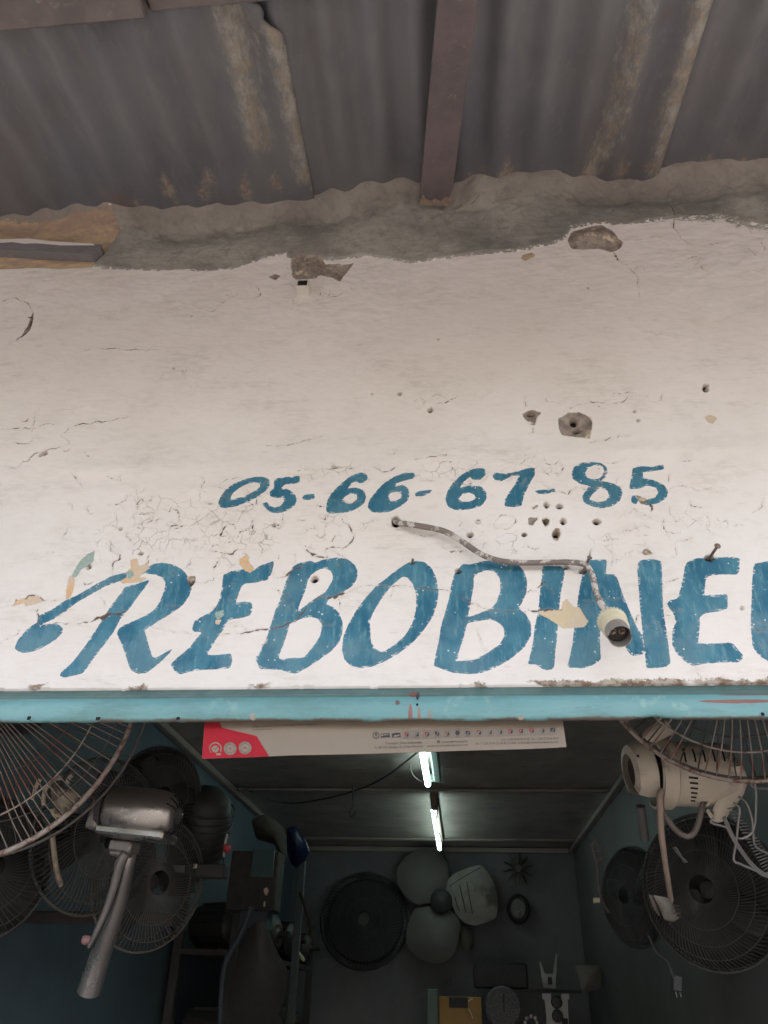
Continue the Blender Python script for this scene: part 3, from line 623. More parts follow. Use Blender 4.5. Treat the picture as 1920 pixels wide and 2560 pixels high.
# ---------------------------------------------------------------- door lintel of pressed steel
def teal():
    n = N('teal_enamel')
    v = n.vec((.25, 1, 3)); x, y, z = n.sep()
    c = n.mix(n.rng(n.noise(9, 5, .6, v), .35, .7), (.125, .285, .295), (.165, .335, .34))
    c = n.mix(n.math('MULTIPLY', n.rng(n.noise(26, 5, .7), .56, .72), .45), c, (.32, .45, .41))
    c = n.mix(n.math('MULTIPLY', n.rng(n.noise(40, 5, .7, n.vec((.3, 1, 2))), .62, .75), .4), c, (.12, .25, .26))
    c = n.mix(n.math('MULTIPLY', n.rng(n.math('ADD', z, n.math('MULTIPLY', n.math('SUBTRACT', n.noise(20, 4, .6, n.vec((.3, 1, 1))), .5), .003)), 2.0662, 2.0688), .78), c, (.055, .10, .088))  # top strip: greenish grime plus the shade of its upward tilt, put into the colour
    c = n.mix(n.math('MULTIPLY', n.rng(n.noise(12, 5, .7, n.vec((.5, 1, 2), loc=(1, 4, 2))), .44, .66), .7), c, (.095, .20, .19))
    # chips to red primer / bare steel
    ragged = n.noise(55, 4, .7, n.vec((.4, 1, 1.3)))
    def patch(cx, w_, zc, hz):
        dx = n.math('ABSOLUTE', n.math('SUBTRACT', x, cx)); dz = n.math('ABSOLUTE', n.math('SUBTRACT', z, zc))
        f = n.math('ADD', n.math('POWER', n.math('DIVIDE', dx, w_), 5.0 if w_ > .02 else 2.0), n.math('DIVIDE', dz, hz))
        return n.rng(n.math('ADD', f, n.math('MULTIPLY', n.math('SUBTRACT', ragged, .5), 1.5)), 1.05, .95)
    for (px, py, w_, h_, cc) in [(1026, 1790, .0035, .016, (.23, .11, .095)), (1048, 1796, .003, .013, (.26, .17, .13)), (1074, 1793, .003, .010, (.24, .21, .18)), (990, 1800, .003, .006, (.25, .22, .2)),
                            (1035, 1733, .010, .006, (.17, .06, .05)), (1044, 1737, .003, .009, (.03, .03, .03)), (1890, 1755, .075, .0024, (.19, .075, .06)), (1900, 1737, .06, .0015, (.15, .10, .09)), (1800, 1754, .03, .0012, (.22, .09, .07)),
                            (632, 1793, .0045, .006, (.30, .26, .22)), (960, 1745, .03, .0015, (.14, .3, .3))]:
        p = PY(px, py, -.018); c = n.mix(patch(float(p[0]), w_, float(p[2]), h_), c, cc)
    c = n.mix(n.math('MULTIPLY', n.rng(n.noise(75, 5, .8, n.vec((.25, 1, 2.4))), .60, .68), n.math('MULTIPLY', n.rng(n.noise(8, 3), .45, .6), .65)), c, (.06, .13, .13))
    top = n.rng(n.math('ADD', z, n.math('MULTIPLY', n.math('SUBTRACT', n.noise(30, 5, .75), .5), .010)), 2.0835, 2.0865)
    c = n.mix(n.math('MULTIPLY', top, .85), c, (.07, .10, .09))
    low = n.rng(n.math('ADD', z, n.math('MULTIPLY', n.math('SUBTRACT', n.noise(38, 5, .75), .5), .008)), 2.0375, 2.0345)
    c = n.mix(n.math('MULTIPLY', low, n.rng(n.noise(14, 3), .42, .56)), c, (.10, .085, .07))
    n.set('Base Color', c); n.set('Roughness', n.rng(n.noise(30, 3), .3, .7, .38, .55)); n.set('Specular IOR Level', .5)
    n.bump(n.math('ADD', n.noise(70, 5, .65, n.vec((.3, 1, 2))), n.math('MULTIPLY', n.noise(300, 2), .3)), .55, .0009)
    return n.mat
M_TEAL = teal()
lint = Thing('steel_lintel', 'teal painted steel lintel with screw holes and chipped rust spots under the white wall', 'lintel', (0, 0, 0))
prof = [(.03, 2.0885), (.004, 2.0885), (.003, 2.0875), (-.0085, 2.0755), (-.0110, 2.0735), (-.0165, 2.0700), (-.0200, 2.0650), (-.0218, 2.0580), (-.0212, 2.0480), (-.0198, 2.0400), (-.0185, 2.0355), (-.0160, 2.0335), (-.0125, 2.0332), (-.011, 2.036), (-.011, 2.05), (.03, 2.06)]
xs = np.arange(-1.5, 1.2, .006); g = G(); V = []
wob = np.interp(xs, np.linspace(-1.5, 1.2, 40), rng.normal(0, 1, 40))
wb2 = np.interp(xs, np.linspace(-1.5, 1.2, 260), rng.normal(0, 1, 260))
bx = PY(1640, 1797, -.02)[0]
for i, x in enumerate(xs):
    for j, (yy, zz) in enumerate(prof):
        lip = 1 if 8 <= j <= 13 else 0
        bite = .0050*math.exp(-((x-bx)/.020)**2)*(1 if 9 <= j <= 13 else 0)
        V.append((x, yy+.0004*wob[i]*(0 < j < 14), zz+.00035*wob[i]+lip*.0003*wb2[i]+bite))
k = len(prof); F = []
for i in range(len(xs)-1):
    for j in range(k-1): F.append((i*k+j, i*k+j+1, (i+1)*k+j+1, (i+1)*k+j))
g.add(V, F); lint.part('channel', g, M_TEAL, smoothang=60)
M_PLUG = mat('old_filler', (.30, .27, .22), (.2, .18, .15), rough=.8, scale=80)
for (px, py, r, plug) in [(72, 1795, 6.5, 0), (245, 1795, 7.5, 0), (445, 1795, 6, 0), (1302, 1791, 8, 1), (632, 1794, 6, 1), (1907, 1785, 6, 0), (994, 1757, 5.5, 2), (1597, 1797, 2.6, 0), (1043, 1762, 3, 0)]:
    p = PY(px, py, -.0208); rr = r*mpp(p); g = G()
    yb = np.interp(p[2], [2.0335, 2.04, 2.048, 2.057, 2.0635], [-.0182, -.0198, -.0212, -.0218, -.0205])
    P = [(p[0]+rr*math.cos(a)*(1+.12*math.sin(3*a+px)), yb-.0006+.0, p[2]+rr*math.sin(a)) for a in np.linspace(0, 2*math.pi, 17)[:-1]]
    g.prism(P, (0, .003, 0)); lint.part('screw_hole' if not plug else 'screw_head', g, [M_DARK, M_PLUG, M_RUSTY][plug], smoothang=30)
    if plug == 0 and r > 4:
        g = G(); g.ring((p[0], yb-.0004, p[2]), (0, -1, .08), rr*1.05, .0009, 20, 5); lint.part('hole_rim', g, M_TEAL)

# ---------------------------------------------------------------- corrugated awning roof
SL = math.tan(math.radians(8.0)); ZR = 3.262; PITCH_C = .084; TILT = -.012
def roof_pt(px, py, dz=0.0):        # ray onto the mean roof plane z = ZR + SL*y + TILT*x
    d = ray(px, py); t = (ZR+dz+SL*CAM[1]-CAM[2])/(d[2]-SL*d[1]-TILT*d[0]); return CAM+d*t
def zinc():
    n = N('weathered_zinc'); pr, pg, pb = n.attr('patch')
    along = n.vec((6, .8, 6))
    c = n.mix(n.rng(n.noise(4, 4, .6), .35, .7), (.165, .166, .172), (.125, .127, .136))
    c = n.mix(n.math('MULTIPLY', n.rng(n.noise(7, 5, .65, along), .45, .7), .5), c, (.175, .165, .165))
    c = n.mix(n.math('MULTIPLY', n.rng(n.noise(3, 3), .5, .7), .35), c, (.125, .135, .18))
    c = n.mix(n.math('MULTIPLY', n.rng(n.noise(2.6, 5, .7, n.vec((1, .5, 1), loc=(4, 4, 0))), .46, .66), .35), c, (.15, .122, .108))
    c = n.mix(n.math('MULTIPLY', n.rng(n.noise(48, 5, .8, n.vec((1, .35, 1))), .56, .70), .3), c, (.25, .225, .20))
    gr = n.noise(75, 6, .82, n.vec((1, .4, 1)))
    f1 = n.rng(n.math('ADD', pr, n.math('MULTIPLY', n.math('SUBTRACT', gr, .5), 1.7)), .25, 1.0)
    c = n.mix(n.math('MULTIPLY', f1, .85), c, n.mix(n.rng(n.noise(25, 4), .4, .6), (.33, .27, .20), (.40, .37, .31)))
    f2 = n.rng(n.math('ADD', pg, n.math('MULTIPLY', n.math('SUBTRACT', gr, .5), 1.9)), .35, .95)
    c = n.mix(n.math('MULTIPLY', f2, .8), c, n.mix(n.rng(n.noise(90, 4), .4, .6), (.24, .175, .145), (.33, .28, .23)))
    f3 = n.rng(n.math('ADD', pb, n.math('MULTIPLY', n.math('SUBTRACT', n.noise(12, 4), .5), .8)), .3, .8)
    c = n.mix(n.math('MULTIPLY', f3, .7), c, (.16, .10, .085))
    wsp = n.math('MULTIPLY', n.rng(n.vor(70), .045, .02), n.rng(n.noise(15, 2), .55, .6)); c = n.mix(wsp, c, (.5, .5, .48))
    n.set('Base Color', c); n.set('Metallic', .15); n.set('Roughness', .62); n.set('Specular IOR Level', .35)
    n.bump(n.noise(140, 5, .7), .35, .0008)
    return n.mat
M_ZINC = zinc()
roof = Thing('corrugated_awning', 'low awning of dark weathered corrugated metal sheets sloping out from the white wall', 'roof', (0, 0, 3.2))
def sheet(label, e0, e1, side, width, lift, ragged=0, patches=(), spots=(), rust=()):
    """e0,e1: two photo points on the sheet's visible edge; side: +1 sheet extends to +x"""
    a, b = roof_pt(*e0, lift), roof_pt(*e1, lift); d = nrm((b-a)*np.array([1, 1, 0])); d = d if d[1] > 0 else -d
    q = np.array([d[1], -d[0], 0])*side                       # across, away from the edge
    us = np.arange(0, width, .006); L0 = (a@d)-(a@d) ; vs = np.arange(-2.3, .62, .012)
    org = a-d*((a[1]-0)/d[1])                                # edge point at y=0
    U, Vv = np.meshgrid(us, vs)
    P = org+U[..., None]*q+Vv[..., None]*d
    if ragged:                                                 # torn end of the left sheet's edge
        tear = .030*sm(-Vv, .395, .43)+.018*sm(-Vv, .45, .462)+.0025*np.sin(Vv*160)*sm(-Vv, .38, .42)
        P = P+(tear*np.clip(1-U/.12, 0, 1))[..., None]*q
    Z = ZR+lift+SL*P[..., 1]+TILT*P[..., 0]+.0095*np.cos(2*math.pi*(U+.02)/PITCH_C)*(.85+.3*rng.random())*(1-.62*sm(P[..., 1], -.16, -.02))
    lowf = .004*np.sin(P[..., 0]*5+P[..., 1]*3+lift*400); P[..., 2] = Z+lowf
    # little dents
    for _ in range(10):
        c_ = org+q*rng.uniform(0, width)+d*rng.uniform(-1, .0); P[..., 2] += rng.uniform(-.003, .003)*np.exp(-((P[..., 0]-c_[0])**2+(P[..., 1]-c_[1])**2)/.03**2)
    nz_, nx_ = U.shape; ii = np.arange(nz_*nx_).reshape(nz_, nx_)
    F = np.stack([ii[:-1, :-1], ii[:-1, 1:], ii[1:, 1:], ii[1:, :-1]], -1).reshape(-1, 4)
    Uq, Vq = U[:-1, :-1].ravel(), Vv[:-1, :-1].ravel()
    top = P.reshape(-1, 3); bot = top-np.array([0, 0, .0007])
    g = G(); g.add(bot, F.tolist())
    col = np.zeros((nz_*nx_, 4), np.float32); col[:, 3] = 1
    X_, Y_ = top[:, 0], top[:, 1]
    for (pl, wd, st_) in patches:
        Q = np.array([roof_pt(*p, lift)[:2] for p in pl]); dd = np.full(len(X_), 9.)
        for i in range(len(Q)-1):
            e = Q[i+1]-Q[i]; t = np.clip(((X_-Q[i, 0])*e[0]+(Y_-Q[i, 1])*e[1])/(e@e), 0, 1); dd = np.minimum(dd, np.hypot(X_-Q[i, 0]-t*e[0], Y_-Q[i, 1]-t*e[1]))
        col[:, 0] = np.maximum(col[:, 0], st_*np.exp(-(dd/wd)**2))
    for (x, y, r, s_) in spots:
        r *= 1.35
        c_ = roof_pt(x, y, lift)[:2]; col[:, 1] = np.maximum(col[:, 1], s_*np.exp(-((X_-c_[0])**2+((Y_-c_[1])/1.7)**2)/r**2))
    for (x, y, r, s_) in rust:
        c_ = roof_pt(x, y, lift)[:2]; col[:, 2] = np.maximum(col[:, 2], s_*np.exp(-((X_-c_[0])**2+(Y_-c_[1])**2)/r**2))
    o = roof.part('roof_sheet', g, M_ZINC, smoothang=80, label=label)
    at_ = o.data.attributes.new('patch', 'FLOAT_COLOR', 'POINT'); at_.data.foreach_set('color', col.ravel())
    md = o.modifiers.new('thick', 'SOLIDIFY'); md.thickness = .0012; md.offset = 1
sheet('left corrugated sheet with pale worn streaks along its edge', (712, 100), (785, 490), -1, 1.75, -.013, ragged=1,
      patches=[([(575, 20), (600, 150), (625, 260), (650, 350)], .036, .72), ([(690, 70), (715, 180), (745, 330), (765, 440)], .030, .72), ([(640, 60), (650, 200)], .01, .5), ([(760, 380), (780, 470)], .008, .6)],
      spots=[(422, 470, .014, 1.1), (412, 445, .010, .8), (512, 478, .014, 1.0), (525, 445, .014, .9), (615, 480, .014, 1.0), (612, 455, .012, .8), (690, 455, .014, .9), (345, 505, .012, .7), (440, 505, .008, .7), (250, 515, .012, .5)],
      rust=[(300, 500, .06, .6), (560, 510, .05, .5)])
sheet('middle corrugated sheet between the seams', (1785, 0), (1645, 445), -1, 1.02, 0.0,
      patches=[([(1610, -20), (1575, 170), (1530, 330), (1475, 430)], .038, .62), ([(1765, 0), (1730, 130), (1685, 270), (1650, 420)], .032, .74)],
      spots=[(1262, 440, .016, 1.2), (1268, 405, .007, 1.0), (1172, 445, .009, 1.0), (1210, 425, .007, .8), (1468, 430, .012, 1.1), (1455, 450, .008, 1.0), (1555, 425, .016, .9), (1630, 415, .014, .9), (1355, 420, .007, .6), (1385, 430, .007, .6), (850, 450, .012, .5), (985, 440, .012, .5)],
      rust=[(1660, 40, .03, .6), (1560, 420, .05, .5), (1690, 370, .04, .6)])
sheet('right corrugated sheet beyond the right-hand seam', (1760, 0), (1625, 445), 1, 1.3, .012,
      spots=[(1765, 410, .014, 1.0), (1852, 412, .010, 1.0)], rust=[(1890, 15, .04, .45)])
# strut and purlins
def woody(name, c, c2, st_=(.2, .17, .14)):
    n = N(name); v = n.vec((1.2, 1.2, 1.2))
    col = n.mix(n.rng(n.noise(14, 5, .6, v), .35, .7), c, c2)
    col = n.mix(n.math('MULTIPLY', n.rng(n.noise(45, 5, .75), .58, .72), .7), col, st_)
    n.set('Base Color', col); n.set('Roughness', .65); n.bump(n.noise(120, 5, .7), .5, .001); return n.mat
M_PURP = woody('oxide_red_paint', (.135, .103, .104), (.095, .078, .08), (.24, .185, .155))
M_PURL = woody('rusted_purlin', (.15, .125, .115), (.105, .088, .085), (.24, .19, .165))
p0 = roof_pt(1087, 514, -.075); p1 = roof_pt(1145, 0, -.062); d = nrm(p1-p0); L = np.linalg.norm(p1-p0)
q = nrm(np.cross(d, (0, 0, 1))); up_ = np.cross(q, d); up_ = up_ if up_[2] > 0 else -up_
R3 = np.stack([q, d, up_], 1)
st_ = Thing('roof_strut', 'flat dark red steel strut running up from the mortar under the corrugated sheets', 'strut', p0)
g = G(); g.box(p0+d*.85+up_*.003, (.069, 1.7, .005), R3, bev=.0015)
g.box(p0+d*.85+up_*.018+q*(-.032), (.004, 1.7, .028), R3); g.box(p0+d*.85+up_*.018+q*(.032), (.004, 1.7, .028), R3)
st_.part('steel_channel', g, M_PURP, smoothang=30)
M_RPATCH = mat('scabby_primer', (.30, .22, .16), (.16, .12, .11), rough=.8, scale=90, amt=.9, bump=.8)
g = G()
P = [p0+d*y_+q*x_-up_*.0012 for x_, y_ in [(-.034, .001), (.034, .0), (.0335, .012), (.028, .03), (.022, .018), (.01, .014), (.0, .02), (-.012, .013), (-.022, .03), (-.03, .024), (-.0335, .05), (-.0345, .03)]]
g.prism(P, up_*.0006); st_.part('rust_patch', g, M_RPATCH)
# purlins: nearer one ends in the picture, farther one goes on
a = PZ(0, 78, 3.145); b = PZ(366, 50, 3.145)
ya = (a[1]+b[1])/2; xe = b[0]
g = G(); g.box(((xe-2.2)/2+xe/2+.0, ya-.05, 3.182), (2.2, .10, .074), bev=.003)
single('roof_purlin', 'brown steel purlin crossing under the left roof sheet, ending in view', 'purlin', g, M_PURL)
a = PZ(620, 14, 3.175); g = G(); g.box((xe+.70+.003, a[1]-.055, 3.197), (1.4, .10, .05), bev=.002)
c_, s__ = math.cos(-.02), math.sin(-.02)
single('roof_purlin', 'thinner dark purlin higher up, right of the end of the brown one', 'purlin', g, M_PURL)
M_SCR = mat('pale_scratch', (.6, .55, .48), rough=.9, bump=0)
# ---------------------------------------------------------------- ground and room shell
def ground_mat():
    n = N('sandy_street'); c = n.mix(n.rng(n.noise(.6, 5, .6), .3, .7), (.135, .123, .112), (.105, .097, .09))
    c = n.mix(n.rng(n.noise(30, 4, .7), .5, .7), c, (.15, .14, .13)); n.set('Base Color', c); n.set('Roughness', .9); n.bump(n.noise(20, 5), .5, .01); return n.mat
g = G(); g.add([(-400, -400, 0), (400, -400, 0), (400, 400, 0), (-400, 400, 0)], [(0, 1, 2, 3)]); structure('ground', g, ground_mat(), smoothang=0)
XL, XR, ZC, YB = -1.235, .826, 2.65, 5.0
def blue_wall(name, c=(.055, .15, .22)):
    n = N(name); col = n.mix(n.rng(n.noise(2.2, 5, .6), .3, .7), c, tuple(q*.7 for q in c))
    col = n.mix(n.math('MULTIPLY', n.rng(n.noise(9, 6, .7), .55, .72), .6), col, (.06, .07, .07))
    n.set('Base Color', col); n.set('Roughness', .55); n.bump(n.noise(40, 4), .3, .002); return n.mat
M_IN = blue_wall('interior_blue', (.075, .105, .13)); M_INR = blue_wall('interior_dark_blue', (.12, .11, .107)); M_IN2 = blue_wall('interior_blue_back', (.155, .15, .158))
g = G(); g.box((XL-.06, 2.55, 1.4), (.12, 5.0, 2.9)); structure('interior_wall_left', g, M_IN, smoothang=0)
g = G(); g.box((XR+.06, 2.55, 1.4), (.12, 5.0, 2.9)); structure('interior_wall_right', g, M_INR, smoothang=0)
g = G(); g.box(((XL+XR)/2, YB+.06, 1.4), (XR-XL-.004, .12, 2.9)); structure('interior_wall_back', g, M_IN2, smoothang=0)
g = G(); g.box(((XL+XR)/2, 2.55, .02), (XR-XL-.004, 4.89, .04)); structure('shop_floor', g, mat('worn_cement_floor', (.16, .145, .13), rough=.7, scale=5), smoothang=0)
# ceiling of painted hardboard with cover strips
def board_mat():
    n = N('brown_ceiling_board'); v = n.vec((.35, 3.5, 1))
    c = n.mix(n.rng(n.noise(5, 4, .6), .3, .7), (.36, .30, .265), (.28, .235, .21))
    c = n.mix(n.math('MULTIPLY', n.rng(n.noise(22, 5, .75, v), .60, .68), .8), c, (.025, .02, .018))
    c = n.mix(n.math('MULTIPLY', n.rng(n.noise(30, 4, .75, v), .66, .72), .5), c, (.26, .2, .15))
    n.set('Base Color', c); n.set('Roughness', .27); n.set('Specular IOR Level', .75); n.bump(n.noise(30, 4, .6, v), .35, .0015); return n.mat
M_BOARD = board_mat(); M_BAT = mat('brown_batten', (.30, .24, .21), (.22, .18, .16), rough=.45, scale=12, stretch=(.3, 3, 3))
ce = Thing('shop_ceiling', None, None, (0, 2.5, ZC), kind='structure')
BY = [.08, 1.10, 3.155, 4.62, YB]
for i in range(4):
    g = G(); g.box(((XL+XR)/2, (BY[i]+BY[i+1])/2, ZC+.012+.003*(i % 2)), (XR-XL-.01, BY[i+1]-BY[i]-.006, .018)); ce.part('ceiling_board', g, M_BOARD, smoothang=0)
for y in (1.10, 3.155, 4.62):
    g = G(); g.box(((XL+XR)/2, y, ZC-.004), (XR-XL-.08, .045, .014), bev=.003); ce.part('batten', g, M_BAT)
for x, s_ in ((XL+.018, 1), (XR-.018, -1)):
    g = G(); g.box((x, 2.54, ZC-.012), (.034, 4.9, .03), bev=.004); ce.part('edge_batten', g, M_BAT)
g = G(); g.box(((XL+XR)/2, YB-.02, ZC-.015), (XR-XL-.08, .035, .035), bev=.004); ce.part('edge_batten', g, M_BAT)
g = G(); g.box(((XL+XR)/2, 2.5, 3.4), (2.5, 5.3, .02)); structure('building_roof_slab', g, M_PLAIN, smoothang=0)
g = G(); g.box((XL-.08, 2.62, 3.1), (.1, 4.96, .56)); g.box((XR+.08, 2.62, 3.1), (.1, 4.96, .56)); g.box(((XL+XR)/2, 5.16, 3.1), (2.36, .1, .56)); structure('attic_wall', g, M_PLAIN, smoothang=0)
# fluorescent tubes
M_TUBE = mat('lit_tube', (.8, .9, .9), bump=0, emit=(.70, 1.0, .95), estr=2.4)
M_FIX = mat('batten_fitting', (.20, .25, .225), (.16, .20, .18), rough=.5, scale=15)
M_FIXD = mat('brown_fitting', (.20, .13, .09), (.12, .08, .06), rough=.6, scale=15)
def tube_lamp(label, x0, y0, y1, zt, r=.014, body=True):
    t = Thing('fluorescent_lamp', label, 'lamp', (x0, (y0+y1)/2, zt), group='lit tubes under the shop ceiling')
    g = G(); g.lathe((x0, y0, zt), (0, 1, 0), [(0, 0), (r*.6, .001), (r*.92, .006), (r, .015), (r, y1-y0-.015), (r*.92, y1-y0-.006), (r*.6, y1-y0-.001), (0, y1-y0)], 20); t.part('tube', g, M_TUBE)
    if body:
        g = G(); g.box((x0+.046, (y0+y1)/2, ZC-.04), (.036, y1-y0-.03, .055), bev=.006); t.part('fitting', g, M_FIX)
        for yy in (y0+.02, y1-.02):
            g = G(); g.box((x0+.02, yy, zt+.028), (.03, .024, .036), bev=.003); t.part('end_socket', g, M_FIX)
    else:
        g = G(); g.box((x0+.004, (y0+y1)/2, ZC-.018), (.040, y1-y0+.12, .026), bev=.004); t.part('fitting', g, M_FIXD)
        g = G(); g.box((x0+.006, y0-.06, ZC-.045), (.034, .10, .075), bev=.006); t.part('ballast', g, M_FIXD)
    return t
pz = ZC-.075
a = PZ(1071, 1962, pz); tube_lamp('nearer lit fluorescent tube with its pale fitting, just below the poster', a[0]-.002, a[1]-1.2, a[1], pz)
b0 = PZ(1090, 2030, pz-.0); b1 = PZ(1095, 2122, pz); tube_lamp('farther lit fluorescent tube in front of the brown ceiling, over the back wall', (b0[0]+b1[0])/2, b0[1]-.06, b1[1], pz, body=False)
# ================================================================ objects
def pillow(px_poly, D=None, Y=None, bulge=.01, thick=.01, mi=0, g=None, sm_=1, bend=0.0):
    """solid from an outline at its own distance, rounded on the front, flat behind"""
    P = np.array(px_poly, float)
    if sm_: P = chaikin(P, sm_)
    W_ = np.array([PD(x, y, D) if Y is None else PY(x, y, Y) for x, y in P]); c = W_.mean(0)
    nn = nrm(CAM-c); nn = nrm(nn*np.array([1, 1, .3])) ; g = g or G(); V = []; F = []; n = len(P)
    fr = [1, .93, .75, .5, .25]
    rings = [(1, thick)]+[(f, -bulge*(1-f*f)) for f in fr]
    for f, off in rings:
        for q in W_: V.append(c+(q-c)*f-nn*off)
    V.append(c+nn*bulge); V.append(c-nn*thick)
    for i in range(len(rings)-1):
        for k in range(n): a, b = i*n+k, i*n+(k+1) % n; F.append((a, b, b+n, a+n))
    L_ = (len(rings)-1)*n
    for k in range(n): F.append((L_+k, L_+(k+1) % n, len(V)-2)); F.append(((k+1) % n, k, len(V)-1))
    g.add(V, F, mi); return g
def pxbox(cx, cy, wpx, hpx, D, dep=.03, rot=0.0, g=None, bev=.002, yaw=0.0):
    c = PD(cx, cy, D); s_ = D/FPX; a = rot
    Rz = np.array([[math.cos(yaw), -math.sin(yaw), 0], [math.sin(yaw), math.cos(yaw), 0], [0, 0, 1]])
    Ry = np.array([[math.cos(a), 0, -math.sin(a)], [0, 1, 0], [math.sin(a), 0, math.cos(a)]])
    g = g or G(); g.box(c, (wpx*s_, dep, hpx*s_*1.15), Rz @ Ry, bev=bev); return g
def pdl(pts, D, ofs=(0, 0, 0)): return [PD(*p, D if np.isscalar(D) else D[i])+np.array(ofs) for i, p in enumerate(pts)]
Q5 = lambda p: pxc(p, 1440, 1700, 3.456)
Q8 = lambda p: pxc(p, 960, 2060, 3.072)
Q7 = lambda p: pxc(p, 560, 2060, 3.072)
Q2 = lambda p: pxc(p, 0, 1680, 2.592)
Q0 = lambda p: pxc(p, 0, 1780, 4.1475)

# ---- cable with the empty lamp holder
M_CORD = mat('paint_spattered_cord', (.20, .165, .14), (.14, .115, .10), rough=.55, scale=60, bump=.3, stain=(.56, .51, .45), st_scale=45, st_th=(.50, .56), stretch=(.5, 1, 1.5))
M_CREAM = mat('aged_cream_bakelite', (.66, .60, .43), (.54, .48, .34), rough=.45, scale=70, bump=.4, bscale=160, stain=(.28, .21, .13), st_scale=90, st_th=(.66, .76))
M_GREYM = mat('dull_metal', (.36, .33, .30), (.28, .25, .23), rough=.4, metal=.5, scale=40)
M_INNER = mat('brown_bakelite', (.035, .025, .022), (.02, .016, .014), rough=.35, scale=40)
M_BRASS = mat('worn_contact', (.35, .28, .22), rough=.35, metal=.6)
cord = [(978, 1300, .03), (988, 1303, .008), (1000, 1307, -.009), (1060, 1317, -.017), (1110, 1328, -.020), (1150, 1350, -.021), (1200, 1384, -.021), (1250, 1402, -.017), (1310, 1407, -.013), (1380, 1406, -.013), (1430, 1406, -.014), (1462, 1412, -.017), (1480, 1436, -.022), (1489, 1475, -.028), (1500, 1505, -.034), (1516, 1530, -.040)]
cp = [PY(*c_) for c_ in cord]
t = Thing('hanging_cable', 'thick grey cable from a hole in the wall, ending in an empty cream lamp holder', 'cable', cp[0])
g = G(); g.tube(cp, [.0050, .0050, .0049, .0046, .0045, .0047, .0046, .0048], 14, smoothpts=6); t.part('cord', g, M_CORD, smoothang=80)
c0 = PY(1522, 1538, -.041); c1 = PY(1549, 1588, -.086); ax = nrm(c1-c0); L = np.linalg.norm(c1-c0)
g = G(); g.lathe(c0, ax, [(.0, -.002), (.0065, -.001), (.0095, .003), (.0110, .008), (.0150, .012), (.0192, .016), (.0205, .020), (.0205, .0255), (.0195, .027), (.0180, .0275)], 40, sx=1, sy=1)
k0 = g.n
for i in range(26):
    a = i*2*math.pi/26; u, v, _ = frame(ax); g.box(c0+ax*.0215+(u*math.cos(a)+v*math.sin(a))*.0203, (.0022, .0022, .0075), np.stack([u, v, ax], 1), bev=.0006)
holder = t.part('holder_cap', g, M_CREAM, smoothang=50)
g = G(); pr = [(.0172, .0270)]
for i in range(7): pr += [(.0190, .0285+i*.0028), (.0190, .0294+i*.0028), (.0179, .0300+i*.0028), (.0179, .0307+i*.0028)]
pr += [(.0183, .0490), (.0165, .0500)]
g.lathe(c0, ax, pr, 40); t.part('threaded_ring', g, M_CREAM, smoothang=50)
Lc = L+.004
g = G(); A0 = .25
for s0, s1 in ((A0, A0+math.pi-.35), (A0+math.pi, A0+2*math.pi-.35)):
    g.lathe(c0, ax, [(.0160, .048), (.0163, .0495), (.0163, Lc), (.0153, Lc), (.0153, .049)], 22, a0=s0, a1=s1)
g.lathe(c0, ax, [(.0163, .0480), (.0163, Lc-.007), (.0153, Lc-.007), (.0153, .0485)], 40)
t.part('socket_shell', g, M_GREYM, smoothang=50)
g = G(); g.lathe(c0, ax, [(.0152, .034), (.0152, L-.012), (.0, L-.012)], 30); ins = t.part('contact_block', g, M_INNER)
u, v, _ = frame(ax)
for s_ in (-1, 1):
    q_ = c0+ax*(L-.012)+u*s_*.0062
    g = G(); g.ring(q_, ax, .0037, .0008, 20, 6); g.lathe(q_, ax, [(.0021, -.001), (.0021, .003), (.0013, .0042), (0, .0045)], 14); t.part('contact', g, M_BRASS)
# nails and screws
def nail(label, base, tip, r=.0019, head=.0042, m_=None):
    a = PY(*base); b = PY(*tip); d = nrm(b-a)
    T_ = Thing('nail', label, 'nail', a); g = G(); g.tube([a-d*.006, a, (a+b)/2+np.array([.0004, 0, .0006]), b], r, 10); T_.part('shank', g, m_ or M_RUSTY)
    g = G(); g.lathe(b-d*.001, d, [(r, -.001), (head*.8, 0), (head, .0008), (head*.9, .0018), (head*.4, .0024), (0, .0025)], 14); T_.part('head', g, m_ or M_RUSTY)
M_NAIL = mat('rusted_nail', (.20, .15, .125), (.12, .09, .075), rough=.55, metal=.3, scale=90, bump=.5, stain=(.55, .5, .45), st_scale=70, st_th=(.62, .7))
nail('rusty nail holding the grey cable against the letter I', (1457, 1431, .0), (1474, 1394, -.030), m_=M_NAIL)
nail('bent rusty nail standing out above the second letter E', (1773, 1396, .002), (1794, 1365, -.034), r=.0022, head=.005, m_=M_NAIL)
nail('short nail stub above the letter O', (1030, 1407, .0), (1032, 1399, -.008), r=.0016, head=.0022, m_=M_NAIL)
def screw(label, x, y, r, Y=-.003):
    c = PY(x, y, Y); T_ = Thing('screw', label, 'screw', c); s_ = mpp(c)*r
    g = G(); g.lathe(c, (0, -1, 0), [(s_*.9, -.012), (s_, -.001), (s_*1.0, .0012), (s_*.85, .0024), (s_*.45, .0028), (s_*.4, .0018), (0, .0016)], 20); T_.part('screw_cap', g, M_PLAIN)
    g = G(); g.box(c+np.array([0, -.0026, 0]), (s_*1.1, .0005, s_*.22), bev=.0001); T_.part('slot', g, M_RUSTY)
screw('painted-over screw above the curve of the grey cable', 1196, 1303, 7)
screw('painted-over screw below the first number 5', 696, 1315, 7)
M_STONE = mat('mortar_lump', (.30, .27, .22), (.22, .19, .16), rough=.9, scale=70, amt=.9, bump=.9, bscale=120, bdist=.002, stain=(.42, .38, .33), st_scale=20, st_th=(.5, .6))
